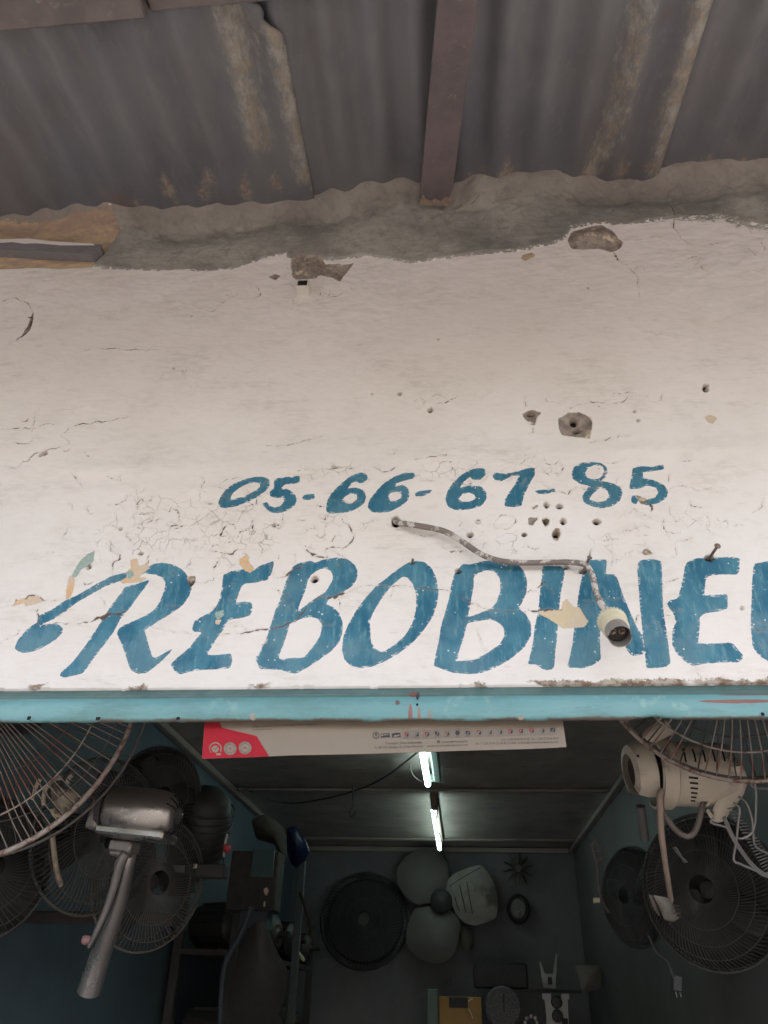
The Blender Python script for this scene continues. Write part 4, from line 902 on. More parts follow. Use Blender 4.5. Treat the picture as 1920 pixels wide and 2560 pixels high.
# square tube stub sticking out of the wall
p = PY(761, 727, -.004); T_ = Thing('tube_stub', 'cut-off hollow square steel tube poking out of the wall under the mortar', 'tube', p)
g = G(); wd, le, th_ = .0125, .030, .0016; Rr = np.array([[math.cos(.06), 0, math.sin(.06)], [0, 1, 0], [-math.sin(.06), 0, math.cos(.06)]])
for (o_, s_) in [((0, 0, -wd+th_/2), (2*wd, le, th_)), ((0, 0, wd-th_/2), (2*wd, le*.86, th_)), ((-wd+th_/2, 0, 0), (th_, le*.97, 2*wd-2*th_)), ((wd-th_/2, 0, 0), (th_, le, 2*wd-2*th_))]:
    g.box(p+Rr @ np.array([o_[0], -s_[1]/2+.006, o_[2]]), s_, Rr)
T_.part('tube_wall', g, M_PLAIN, smoothang=0)
g = G(); g.box(p+np.array([0, -.016, .001]), (2*wd-.0036, .004, 2*wd-.0036)); T_.part('dark_bore', g, M_DARK, smoothang=0)
# painted slat let into the bare plaster at the left
M_SLAT = mat('grey_painted_slat', (.19, .175, .18), (.13, .12, .125), rough=.7, scale=30, stretch=(.4, 1, 3), stain=(.22, .21, .2), st_scale=35)
o_ = [(-150, 594), (0, 603), (130, 607), (252, 611), (250, 622), (228, 636), (140, 631), (0, 624), (-150, 618)]
P = [PY(x, y, -.022) for x, y in o_]; T_ = Thing('wall_slat', 'narrow grey slat with a white upper edge, set in the ochre plaster under the roof', 'slat', P[0])
g = G(); g.prism(P, (0, .022, 0)); T_.part('slat_face', g, M_SLAT, smoothang=0)
o2 = [(-150, 590), (0, 598), (70, 596), (130, 603), (180, 606), (232, 609), (236, 612), (150, 612), (90, 607), (60, 608), (30, 604), (0, 606), (-150, 600)]
g = G(); g.prism([PY(x, y, -.0232) for x, y in o2], (0, .02, 0)); T_.part('white_edge', g, M_PLAIN, smoothang=0)

# ---- calendar poster hung behind the lintel
YP = .004
def pp(x, y, k=0): return PY(x, y, YP-.0004-.0002*k)
M_PAPER = mat('poster_paper', (.25, .205, .16), (.23, .19, .15), rough=.75, scale=8, bump=0, spec=.15)
M_RED = mat('poster_red', (.34, .018, .030), (.30, .016, .028), rough=.7, scale=6, bump=0, spec=.15)
M_INK = mat('poster_ink', (.03, .025, .03), rough=.5, bump=0)
M_INKR = mat('poster_ink_red', (.30, .05, .055), rough=.5, bump=0); M_INKG = mat('poster_ink_grey', (.17, .15, .15), rough=.5, bump=0)
cal = Thing('wall_calendar', 'bottom strip of a printed cream and red calendar poster showing below the steel lintel', 'poster', PY(960, 1860, YP))
bot_ = [(505, 1897), (620, 1893.5), (735, 1888), (900, 1885), (1050, 1880.5), (1160, 1876.5), (1300, 1873), (1405, 1868.5), (1416, 1867)]
top_ = [(1406, 1795), (960, 1795), (512, 1795)]
g = G(); g.prism([PY(x, y, YP) for x, y in bot_+top_], (0, .0012, 0)); cal.part('sheet', g, M_PAPER, smoothang=0)
r1 = lambda p: pxc(p, 500, 1790, 6.38); r2 = lambda p: pxc(p, 920, 1790, 6.38); r3 = lambda p: pxc(p, 1160, 1790, 6.38)
g = G(); g.prism([pp(x, y, 1) for x, y in [(512, 1796), (550, 1796)]+r1([(325, 140), (345, 185), (905, 320), (1100, 647)])+[(505.3, 1896.8)]], (0, .0004, 0)); cal.part('red_panel', g, M_RED, smoothang=0)
def text_geo(s):
    cu = bpy.data.curves.new('t', 'FONT'); cu.body = s; cu.size = 1.0; cu.resolution_u = 2
    ob = bpy.data.objects.new('t', cu); COL.objects.link(ob)
    dg = bpy.context.evaluated_depsgraph_get(); me = bpy.data.meshes.new_from_object(ob.evaluated_get(dg))
    V = np.array([v.co[:] for v in me.vertices]) if len(me.vertices) else np.zeros((0, 3)); F = [tuple(p_.vertices) for p_ in me.polygons]
    bpy.data.objects.remove(ob); bpy.data.curves.remove(cu); bpy.data.meshes.remove(me); return V, F
def text_on(s, x0, y0, x1, y1, h, mats=M_INK, k=2, name='printed_text'):
    V, F = text_geo(s)
    if len(V) == 0: return
    V = V.copy(); V[:, 0] = (V[:, 0]-V[:, 0].min())/(V[:, 0].max()-V[:, 0].min()); V[:, 1] = V[:, 1]/.70*h
    W_ = [pp(x0+(x1-x0)*a, y0+(y1-y0)*a-b, k) for a, b, _ in V]
    g = G(); g.add(W_, [f[::-1] for f in F]); return cal.part(name, g, mats, smoothang=0)
text_on("Yopougon, Zone Industrielle", 962.6, 1860.7, 1055, 1858.2, 5.2)
text_on("01 BP 232 Abidjan 01 (Côte d'Ivoire)", 936.8, 1871.5, 1056, 1867.6, 5.2)
text_on("Universelle Industries", 1103.4, 1857, 1169, 1855, 5.2)
text_on("www.universelleindustries.com", 1069, 1866.8, 1171, 1863.7, 4.6)
text_on("Cel. : + 225 05 45 00 30 00 / Tél. : + 225 27 23 46 78 83", 1253.7, 1851, 1396, 1848, 5)
text_on("Fax : + 225 27 23 52 18 41 / E-mail : contact@universelleindustries.com", 1189, 1861.6, 1395, 1856.6, 5)
text_on("1er Janvier - Jour de l'An / 10 Avril - Lundi de Pâques / 18 Avril - Lendemain de la", 630, 1818.5, 795, 1811.5, 3.6)
text_on("*Les dates sont susceptibles de changer", 630, 1825.8, 680, 1823.5, 2.6)
g = G(); g.prism([pp(*q, 2) for q in [(1093, 1851), (1099.5, 1850.8), (1099.5, 1857.2), (1093, 1857.5)]], (0, .0002, 0)); cal.part('social_mark', g, M_INK, smoothang=0)
text_on("f", 1095.5, 1857, 1098.5, 1857, 5, M_PAPER, 3)
def disc_px(g, cx, cy, r, k, n=24, mi=0, a0=0, a1=2*math.pi):
    g.prism([pp(cx+r*math.cos(a), cy-r*math.sin(a), k) for a in np.linspace(a0, a1, n, endpoint=False)], (0, .00018, 0), mi)
def arc_px(g, cx, cy, r, w_, k, a0, a1, n=24, mi=0):
    A = np.linspace(a0, a1, n); P1 = [pp(cx+(r+w_/2)*math.cos(a), cy-(r+w_/2)*math.sin(a), k) for a in A]; P2 = [pp(cx+(r-w_/2)*math.cos(a), cy-(r-w_/2)*math.sin(a), k) for a in A]
    g.add(P1+P2, [(i, n+i, n+i+1, i+1) for i in range(n-1)], mi)
def arc_text(g, s, cx, cy, r, a_mid, step, h, k, flip=1, mi=0):
    for i, ch in enumerate(s):
        a = a_mid-flip*(i-(len(s)-1)/2)*step; V, F = text_geo(ch)
        if len(V) == 0: continue
        w0 = (V[:, 0].max()+V[:, 0].min())/2; rot = a-math.pi/2 if flip > 0 else a+math.pi/2
        W_ = []
        for x, y, _ in V:
            lx, ly = (x-w0)*h/.7, (y/.7-.5)*h; X_ = lx*math.cos(rot)-ly*math.sin(rot); Y_ = lx*math.sin(rot)+ly*math.cos(rot)
            W_.append(pp(cx+r*math.cos(a)+X_, cy-r*math.sin(a)-Y_, k))
        g.add(W_, [f[::-1] for f in F], mi)
for (cx_, cy_, w2) in ((575.2, 1871.5, 'CERTIFIES'), (612.5, 1869.7, 'CONTROLES')):
    g = G(); disc_px(g, cx_, cy_, 16.2, 2, 32, 0); arc_px(g, cx_, cy_, 10.3, .6, 3, 0, 2*math.pi, 33, 1); arc_px(g, cx_, cy_, 15.6, .4, 3, 0, 2*math.pi, 33, 1)
    arc_text(g, 'PRODUITS', cx_, cy_, 12.9, math.pi/2, .33, 3.4, 3, 1, 1); arc_text(g, w2, cx_, cy_, 12.9, -math.pi/2, .31, 3.4, 3, -1, 1)
    if w2[1] == 'E':
        for yy, ww in ((-3, 4), (.5, 11), (3, 9), (6, 8)): g.prism([pp(cx_-ww/2, cy_+yy, 3), pp(cx_+ww/2, cy_+yy, 3), pp(cx_+ww/2, cy_+yy+(3 if yy < 0 else .7), 3), pp(cx_-ww/2, cy_+yy+(3 if yy < 0 else .7), 3)], (0, .0001, 0), 2)
    else:
        g.prism([pp(cx_+x, cy_+y, 3) for x, y in [(-5.5, 1.5), (-5, -.5), (-2.5, -1), (-1, -3), (2, -3), (3, -1), (5.5, -.3), (5.5, 1.7), (4, 2.6), (2.5, 1.6), (-2, 1.6), (-3.5, 2.6)]], (0, .0001, 0), 2)
    cal.part('round_badge', g, [M_PAPER, M_INK, M_INKR], smoothang=0)
g = G(); disc_px(g, 538, 1872.5, 8.8, 2, 24, 0); arc_px(g, 538.5, 1871.5, 14.5, 3.2, 2, 0, math.pi*1.02, 24, 0); arc_px(g, 538.5, 1871.5, 14.5, 1.6, 2, math.pi, math.pi*1.25, 12, 0)
g.prism([pp(552.0+x, 1871.5+y, 2) for x, y in [(-1.5, 0), (1.6, 0), (1.6, 9), (-1.5, 9)]], (0, .0001, 0), 0)
g.prism([pp(x, y, 3) for x, y in [(534, 1871), (535.5, 1870), (537.5, 1873), (545, 1865.5), (546, 1866.5), (537.8, 1875.5)]], (0, .0001, 0), 1)
g.prism([pp(x, y, 2) for x, y in [(540.5, 1883), (552, 1882.6), (552, 1888), (540.5, 1888.4)]], (0, .0001, 0), 0); cal.part('round_badge', g, [M_PAPER, M_INKR], smoothang=0)
g = G(); arc_px(g, 940, 1838.5, 7.6, 1.7, 2, 0, 2*math.pi, 25, 0); g.prism([pp(x, y, 2) for x, y in [(936, 1834.5), (944, 1834), (941, 1839), (941, 1844), (939.3, 1844), (939.3, 1839)]], (0, .0001, 0), 0); cal.part('printed_logo', g, M_INK, smoothang=0)
g = G(); g.prism([pp(x, y, 2) for x, y in [(951.5, 1834), (974.5, 1833), (975, 1843), (952, 1844)]], (0, .0001, 0), 0)
g.prism([pp(x, y, 3) for x, y in [(952.5, 1835), (958, 1835), (956, 1839), (960, 1836), (973.5, 1836), (973.5, 1837.5), (960, 1838.5), (953, 1841)]], (0, .0001, 0), 1); cal.part('printed_logo', g, [M_INK, M_PAPER], smoothang=0)
g = G(); g.prism([pp(x, y, 2) for x, y in [(979.5, 1834), (990, 1831.6), (1001, 1831.5), (1001.8, 1843), (980, 1843.5)]], (0, .0001, 0), 0)
g.prism([pp(x, y, 3) for x, y in [(983, 1841.5), (988, 1837), (994, 1838.5), (999, 1834.5), (998, 1840), (990, 1842)]], (0, .0001, 0), 1); cal.part('printed_logo', g, [M_INK, M_PAPER], smoothang=0)
ix = [1016, 1041.5, 1067.4, 1092.5, 1118, 1144, 1170, 1197.3, 1224, 1250, 1276, 1302, 1329, 1355.6, 1382]
shp = [[(-5, -6), (5, -6), (-1, 4), (-5, 4)], [(-5, -5), (5, -6), (5, 4), (-4, 4)], [(-6, -5), (5, -6), (-5, 4)], [(-5, -6), (0, -6), (5, -1), (-2, 4), (-5, 2)], [(-5, -5), (1, -5), (-4, 3)], None, [(-6, -5), (5, -5), (4, 4), (-6, 3)], [(-6, -5), (2, -6), (-5, 2)], [(-5, -3), (0, -4), (0, 4), (-4, 4)], [(-5, -3), (-1, -6), (3, -6), (1, 4), (-3, 4)], [(-6, -6), (4, -6), (4, 5), (-5, 5)], [(-5, -5), (0, -5), (-1, 4), (-4, 4)], [(-6, -6), (5, -6), (5, 3), (-6, 3)], [(-5, -3), (0, -6), (4, 0), (4, 5), (-4, 5)], [(-6, -6), (6, -6), (6, 4), (-6, 4)]]
for i, x in enumerate(ix):
    y = 1837.2-(x-1016)*.0305; g = G(); h_ = 10
    for (a, b) in (((-h_, -h_), (h_, -h_+.9)), ((-h_, h_-.9), (h_, h_)), ((-h_, -h_), (-h_+.9, h_)), ((h_-.9, -h_), (h_, h_))):
        g.add([pp(x+a[0], y+a[1], 2), pp(x+b[0], y+a[1], 2), pp(x+b[0], y+b[1], 2), pp(x+a[0], y+b[1], 2)], [(0, 1, 2, 3)], 2)
    if shp[i] is None: disc_px(g, x, y-1.5, 6, 3, 20, 0)
    else:
        g.prism([pp(x+a*1.05, y+b-.5, 3) for a, b in shp[i]], (0, .0001, 0), 1 if i in (0, 2, 4, 7, 10, 11, 12) else 2 if i in (1, 8, 9, 13) else 0)
        g.prism([pp(x+a, y+b, 4) for a, b in [(1.5, -5.5), (5.5, -5), (5.5, 3.8), (-1.5, 4)]], (0, .0001, 0), 0)
        g.prism([pp(x+a, y+b, 5) for a, b in [(2.6, -5), (3.8, -4.2), (-1.5, 3.2), (-3, 3)]], (0, .0001, 0), 3)
    s_ = 'AXIL' if i < 7 else ''
    if s_:
        V, F = text_geo(s_); V = V.copy(); V[:, 0] /= V[:, 0].max(); g.add([pp(x-5.5+11*a, y+8-b/.7*3, 4) for a, b, _ in V], [f[::-1] for f in F], 0)
    else: g.prism([pp(x+a, y+b, 3) for a, b in [(-5.5, 6), (5.5, 5.7), (5.5, 7.2), (-5.5, 7.4)]], (0, .0001, 0), 2)
    cal.part('product_icon', g, [M_INK, M_INKR, M_INKG, M_PAPER], smoothang=0)
g = G(); g.prism([pp(x, y, 2) for x, y in r3([(1500, 495), (1560, 460), (1600, 425), (1625, 497)])], (0, .0004, 0)); cal.part('dog_ear', g, M_PAPER)

# ---- fan guards
M_WIRE = mat('rusty_guard_wire', (.27, .23, .21), (.17, .135, .12), rough=.6, metal=.2, scale=40, bump=0, stain=(.24, .10, .075), st_scale=7, st_th=(.58, .68))
M_RIM = mat('rusty_guard_rim', (.31, .265, .235), (.19, .15, .13), rough=.65, metal=.2, scale=60, bump=.6, bscale=150, stain=(.14, .075, .055), st_scale=60, st_th=(.5, .62))
M_WIRED = mat('dull_guard_wire', (.10, .094, .088), (.07, .066, .062), rough=.6, metal=.0, scale=30, bump=0)
M_BLACK = mat('black_plastic', (.038, .036, .035), (.028, .027, .027), rough=.6, scale=30, bump=.2)
M_WBLK = mat('black_guard_wire', (.055, .053, .052), (.045, .044, .043), rough=.6, bump=0)
def guard(T_, name, c, n, R, wires, prof, wr, rimr, rings, swirl=.0, mw=M_WIRE, mr=M_RIM, single_wires=True, hint=(0, 0, 1), a_range=None, bend=None):
    u, v, w_ = frame(n, hint)
    g = G(); g.ring(c, n, R, rimr, 110, 8)
    grille = T_.part(name, g, mr, smoothang=80)
    def wire_pts(a):
        out = []
        for rf, off in prof: aa = a+swirl*(rf-prof[0][0])/(1-prof[0][0]); out.append(c+R*rf*(math.cos(aa)*u+math.sin(aa)*v)+w_*off*R)
        return smooth(out, 4)
    A = np.linspace(0, 2*math.pi, wires, endpoint=False)
    if single_wires:
        proto = None
        for i, a in enumerate(A):
            # one shared mesh in guard-local axes, turned about the guard's axis
            if proto is None:
                g = G(); B = np.stack([u, v, w_], 1); pts = (np.array(wire_pts(0))-c) @ B
                g.tube(pts, wr, 5, caps=False); me_o = link('wire', g, mw, smoothang=80); proto = me_o.data; o = me_o
            else: o = bpy.data.objects.new('wire', proto); COL.objects.link(o)
            o.parent = grille
            R3_ = np.stack([u, v, w_], 1); M4 = Matrix.Identity(4)
            for r_ in range(3):
                for c_ in range(3): M4[r_][c_] = float(R3_[r_, c_])
                M4[r_][3] = float((c-T_.loc)[r_])
            o.matrix_local = M4 @ Matrix.Rotation(float(a), 4, 'Z')
            if random.random() < .25: o.matrix_local = o.matrix_local @ Matrix.Rotation(random.uniform(-.006, .006), 4, 'Z')
    else:
        g = G()
        for a in A: g.tube(wire_pts(a), wr, 4, caps=False)
        o = T_.part('guard_wires', g, mw, under=grille, smoothang=80, kind='stuff')
    for rf in rings:
        off = np.interp(rf, [p_[0] for p_ in prof], [p_[1] for p_ in prof])
        g = G(); g.ring(c+w_*off*R, n, R*rf, wr*1.5, 90, 6); T_.part('guard_ring', g, mr if rf > .5 else mw, under=grille, smoothang=80)
    return grille
def blades(T_, c, n, R, k, m_, twist=.35, phase=0.0, hub=.16):
    u, v, w_ = frame(n)
    for i in range(k):
        a0 = phase+i*2*math.pi/k; V = []; F = []
        for j, rf in enumerate(np.linspace(hub, 1, 7)):
            wdt = (.28+.55*math.sin(math.pi*min(1, rf*.85)))*.9/max(rf, .35)*.55
            for q in range(6):
                s_ = (q/5-.5); a = a0+s_*wdt*1.2; V.append(c+R*rf*(math.cos(a)*u+math.sin(a)*v)+w_*R*(-s_*twist*.5+.03*math.cos(s_*3)))
        for j in range(6):
            for q in range(5): b = j*6+q; F.append((b, b+1, b+7, b+6))
        g = G(); g.add(V, F); o = T_.part('blade', g, m_, smoothang=60); md = o.modifiers.new('t', 'SOLIDIFY'); md.thickness = .003
    g = G(); g.lathe(c-w_*.02, n, [(0, -.01), (R*hub, -.01), (R*hub, .02), (R*hub*.8, .035), (0, .04)], 24); T_.part('hub', g, m_)
# circles fitted through the visible arc of each rim, in planes tilted a little towards the street
def fit_circle(pts, P0, tilt, yaw, k):
    n = np.array([math.sin(yaw)*math.cos(tilt), -math.cos(yaw)*math.cos(tilt), -math.sin(tilt)]); a, b, _ = frame(n)
    W_ = np.array([CAM+ray(x, y)*(((P0-CAM) @ n)/(ray(x, y) @ n)) for x, y in pts]); X, Y = (W_-P0) @ a, (W_-P0) @ b
    q = np.linalg.lstsq(np.c_[2*X, 2*Y, np.ones(len(X))], X**2+Y**2, rcond=None)[0]; R = math.sqrt(q[2]+q[0]**2+q[1]**2)
    c = P0+q[0]*a+q[1]*b; return CAM+(c-CAM)*k, n, R*k
rd = math.radians
LFC, LFN, LFR = fit_circle([(320.5, 1828), (289, 1893), (246, 1953.5), (205, 2004), (135, 2062), (72, 2100.5), (0, 2135.5)], np.array([-.6, .25, 2.0]), rd(10), rd(8), 1.04)
RFC, RFN, RFR = fit_circle([(1560, 1807), (1584.7, 1836), (1619.4, 1865), (1662.8, 1894), (1700, 1914), (1744, 1930), (1801.7, 1946), (1859.6, 1951.7), (1920, 1951)], np.array([.5, .2, 2.0]), rd(14), rd(-14), 1.04)
# left industrial fan
c, n_, R = LFC, LFN, LFR
T_ = Thing('industrial_fan', 'large fan guard of rusty radial wires hanging inside the doorway at the far left', 'fan', c)
guard(T_, 'front_guard', c, n_, R, 150, [(.12, .17), (.4, .165), (.70, .14), (.82, .115), (.90, .075), (.955, .03), (1, 0)], .00115, .0050, [.82, .35], swirl=-.10)
guard(T_, 'rear_guard', c-n_*.11, n_, R*.98, 60, [(.2, -.10), (.7, -.10), (.9, -.04), (1, 0.05)], .0010, .0030, [.80, .5], swirl=.25, mw=M_WIRED, mr=M_WIRED, single_wires=False)
blades(T_, c-n_*.05, n_, R*.80, 3, M_BLACK, phase=.262)
g = G(); g.lathe(c-n_*.13, n_, [(0, -.12), (.07, -.11), (.08, 0), (.075, .05), (0, .05)], 28); T_.part('motor', g, M_BLACK)
g = G(); g.tube([c-n_*.2, c-n_*.2+np.array([0, .05, .12]), np.array([c[0]+.02, c[1]+.22, ZC-.0])], .012, 10); T_.part('hanger', g, M_BLACK)
# broken cream motor seen through it
M_CRM = mat('dusty_cream_plastic', (.47, .40, .30), (.34, .29, .215), rough=.6, scale=25, bump=.3, stain=(.16, .13, .11), st_scale=14, st_th=(.52, .66))
T_ = Thing('broken_motor_housing', 'broken cream plastic motor housing behind the left fan guard', 'motor housing', PD(150, 1985, 1.62))
T_.part('housing', pillow(Q0([(530, 790), (560, 750), (640, 740), (700, 800), (760, 790), (830, 850), (790, 930), (700, 990), (640, 1080), (590, 1000), (550, 930)]), D=1.60, bulge=.03, thick=.05), M_CRM, smoothang=50)
for pl in ([(450, 960), (455, 850), (500, 760), (560, 700), (640, 680)], [(700, 740), (715, 690), (755, 650)], [(330, 900), (380, 760), (420, 690)], [(540, 1000), (560, 1060), (640, 1075)]):
    g = G(); g.tube(pdl(Q0(pl), 1.58), .0045, 8, smoothpts=4); T_.part('bracket', g, M_CRM)
# dim guards hung along the left wall
def small_fan(name, label, c, n, R, wires, ml, mr, rings, dep=.28, swirl=.5, blade_m=M_BLACK, wr=.0011, rim=.004, pole=None, cat='fan', group=None):
    T2_ = Thing(name, label, cat, c, group=group)
    guard(T2_, 'front_guard', c, n, R, wires, [(.18, dep), (.5, dep*.97), (.8, dep*.75), (.93, dep*.4), (1, 0)], wr, rim, rings, swirl=swirl, mw=ml, mr=mr, single_wires=False)
    guard(T2_, 'rear_guard', c-nrm(n)*.004, n, R*.99, wires//2, [(.2, -dep*.9), (.7, -dep*.8), (.95, -dep*.35), (1, 0)], wr, rim*.7, [rings[0]], swirl=-swirl*.5, mw=ml, mr=ml, single_wires=False)
    blades(T2_, c, n, R*.85, 3, blade_m, phase=random.random()*3)
    if ml is M_WBLK: g = G(); g.lathe(c-nrm(n)*R*.30, n, [(0, 0), (R*.80, 0), (R*.95, .03), (R*.96, .05), (R*.90, .035), (R*.7, .012), (0, .012)], 48); T2_.part('back_shell', g, M_BLACK)
    g = G(); g.lathe(c-nrm(n)*.02, n, [(0, -.15), (.035, -.145), (.05, -.11), (.05, -.03), (0, -.03)], 24); T2_.part('motor', g, M_BLACK)
    return T2_
small_fan('desk_fan', 'dim round fan guard seen edge-on just left of the silver fan head', PD(245, 2085, 1.95), (.90, -.50, -.1), .185, 90, M_WIRED, M_WIRED, [.85, .55], group='dim fans hung along the left wall')
small_fan('desk_fan', 'dim oval fan guard hanging behind the neck of the silver fan', PD(375, 2205, 2.05), (.80, -.62, -.1), .165, 84, M_WIRED, M_WIRED, [.85, .6], group='dim fans hung along the left wall')
small_fan('desk_fan', 'dark fan guard below the big rusty guard at the left edge', PD(-35, 2170, 1.75), (.75, -.66, 0), .15, 60, M_WBLK, M_WBLK, [.85, .6], group='dim fans hung along the left wall')
g = G(); g.tube(pdl([(131, 2090), (135, 2130), (141, 2175), (153, 2215)], 1.72), .006, 10, smoothpts=5)
single('bent_fan_pole', 'pale bent fan pole under the rim of the rusty guard', 'pole', g, M_CRM)

# ---- silver fan head and neck
M_SILV = mat('brushed_silver', (.36, .335, .31), (.32, .30, .28), rough=.30, metal=.85, scale=10, bump=0)
M_SILD = mat('silver_plastic', (.22, .20, .19), (.18, .165, .155), rough=.4, metal=.5, scale=40, bump=.1)
D_ = 1.5; a = PD(284, 2024, D_); b = PD(446, 2040, D_-.035); ax = nrm(b-a); L = np.linalg.norm(b-a); R = 56/FPX*D_
T_ = Thing('silver_fan_head', 'silver bullet-shaped fan motor head with its long curved neck hanging down', 'fan head', a)
g = G(); g.lathe(a, ax, [(R*.80, -.004), (R*.98, 0), (R*1.03, .006), (R*1.03, L*.55), (R*.99, L*.72), (R*.90, L*.85), (R*.74, L*.94), (R*.52, L*.985), (R*.25, L*1.0), (0, L*1.003)], 48); T_.part('motor_cover', g, M_SILV, smoothang=60)
g = G(); g.lathe(a, ax, [(0, -.016), (R*.98, -.016), (R*1.0, -.012), (R*1.0, -.004), (R*.7, -.003)], 40); T_.part('front_ring', g, M_BLACK)
for i in range(12):
    th0 = -1.9+i*.42; u, v, _ = frame(ax); e = u*math.cos(th0)+v*math.sin(th0)
    P = [a+ax*L*zf+e*R*rf for rf, zf in ((.35, 1.004), (.60, .985), (.84, .905))]; g = G(); g.tube(P, .0016, 6, smoothpts=3); T_.part('vent_slot', g, M_DARK)
Zl = np.array([0, 0, -1.]); Rb = np.stack([ax, nrm(np.cross((0, 0, 1), ax)), nrm(np.cross(ax, np.cross((0, 0, 1), ax)))], 1)
g = G(); g.box(a+ax*L*.42+Zl*R*.92, (L*1.02, R*1.5, .016), Rb, bev=.004); T_.part('base_plate', g, M_SILV, smoothang=30)
g = G(); g.box(a-ax*.022+Zl*R*.35, (.024, R*1.5, R*1.2), Rb, bev=.004); T_.part('gear_box', g, M_SILD, smoothang=30)
g = G(); g.box(PD(311, 2118, D_), (.050, .04, .022), Rb, bev=.004); T_.part('swivel_block', g, M_SILD)
g = G(); g.box(PD(306, 2134, D_), (.040, .036, .014), Rb, bev=.003); T_.part('swivel_block', g, M_SILD)
npt = pdl([(326, 2128), (316, 2170), (300, 2240), (272, 2330), (247, 2400), (222, 2480)], [D_, D_, D_+.01, D_+.02, D_+.03, D_+.03])
g = G(); g.tube(npt, [.0125, .0150, .0165, .0190, .0215, .0235], 24, smoothpts=6, flat=.8); T_.part('neck', g, M_SILV, smoothang=60)
sp = pdl([(316, 2130), (300, 2160), (287, 2210), (267, 2270), (245, 2320), (222, 2368)], D_-.022)
g = G(); g.tube(sp, [.0095, .010, .0085, .007, .006, .003], 12, smoothpts=6); T_.part('neck_trim', g, M_SILD, smoothang=60)
sp2 = [q+np.array([.0085, -.001, 0]) for q in sp[1:]]
g = G(); g.tube(sp2, .0014, 6, smoothpts=6); T_.part('trim_gap', g, M_DARK)
g = G(); g.lathe(PD(325, 2137, D_-.018), -FW, [(0, 0), (.0052, 0), (.0055, .002), (.004, .0035), (0, .003)], 18); T_.part('pivot_screw', g, M_BLACK)
g = G(); g.lathe(PD(213, 2350, D_-.01), nrm(-RT), [(0, -.012), (.0075, -.012), (.009, 0), (.007, .005), (0, .007)], 18); T_.part('height_knob', g, mat('dull_red_plastic', (.23, .12, .11), rough=.5))

# ---- clutter along the left
M_BRN = mat('dark_brown_clutter', (.045, .037, .03), (.03, .025, .022), rough=.8, scale=20, bump=.4)
M_SHELF = mat('dark_wood_shelf', (.05, .045, .042), (.04, .036, .034), rough=.7, scale=10, stretch=(3, .5, 3))
M_STEELD = mat('dusty_stator_steel', (.062, .058, .054), (.045, .042, .04), rough=.5, metal=.4, scale=40)
M_COPD = mat('dull_winding', (.11, .06, .04), (.07, .04, .03), rough=.5, metal=.3, scale=80)
def rack(label, x0, x1, y0, y1, levels, top):
    T_ = Thing('storage_shelf', label, 'shelf', ((x0+x1)/2, (y0+y1)/2, .04))
    for x in (x0+.02, x1-.02):
        for y in (y0+.02, y1-.02): g = G(); g.box((x, y, (top+.04)/2+.02), (.035, .035, top-.0), bev=.003); T_.part('post', g, M_SHELF, smoothang=0)
    for z in levels: g = G(); g.box(((x0+x1)/2, (y0+y1)/2, z), (x1-x0-.006, y1-y0-.006, .02)); T_.part('shelf_board', g, M_SHELF, smoothang=0)
    return T_
rack('dark wooden shelf rack along the left blue wall', XL+.02, XL+.30, 2.5, 4.4, (.5, 1.0, 1.45, 1.85), 2.05)
def motor(label, c, R, L, ax_, proto=[None]):
    if proto[0] is None:
        T2 = Thing('electric_motor', label, 'motor', (0, 0, 0), group='spare motors on the shop shelves'); ax = (0, -1, 0)
        g = G(); g.lathe((0, 0, 0), ax, [(0, -.5), (.28, -.5), (.42, -.42), (.42, .38), (.30, .46), (.1, .48), (.07, .50), (.06, .72), (0, .72)], 24); T2.part('casing', g, M_STEELD)
        for i in range(10):
            a = i*.628; g = G(); R_ = np.array([[math.cos(a), 0, math.sin(a)], [0, 1, 0], [-math.sin(a), 0, math.cos(a)]])
            g.box(R_ @ np.array([.44, .0, 0]), (.06, .7, .03), R_); T2.part('fin', g, M_STEELD, smoothang=0)
        g = G(); g.box((0, 0, -.47), (.7, .6, .06)); T2.part('foot', g, M_STEELD, smoothang=0)
        g = G(); g.ring((0, -.44, 0), (0, 1, 0), .2, .05, 20, 6); T2.part('winding', g, M_COPD)
        proto[0] = T2.o; r = T2.o
    else:
        r = proto[0].copy(); COL.objects.link(r); r['label'] = label
        for ch in proto[0].children: q = ch.copy(); COL.objects.link(q); q.parent = r
    r.location = c; r.scale = (R*2, L, R*2); r.rotation_euler = (0, 0, ax_)
ordn = ['first', 'second', 'third', 'fourth', 'fifth', 'sixth']
for k_, (xx, sg, nm) in enumerate(((XL+.18, 1, 'left'),)):
    for i, y in enumerate(np.linspace(2.65 if sg > 0 else 3.0, 4.25, 5)):
        R_ = .085+.03*rng.random(); motor('%s motor from the doorway on the top board of the rack by the %s wall' % (ordn[i], nm), (xx+rng.uniform(-.03, .03), float(y), 1.86+R_*.99), R_, .26, sg*(1.2+rng.uniform(-.3, .3)))
    for i, y in enumerate(np.linspace(2.7 if sg > 0 else 3.1, 4.2, 5)):
        R_ = .085+.025*rng.random(); motor('%s motor from the doorway on the lower board of the rack by the %s wall' % (ordn[i], nm), (xx+rng.uniform(-.03, .03), float(y), 1.46+R_*.99), R_, .24, sg*(1.2+rng.uniform(-.3, .3)))
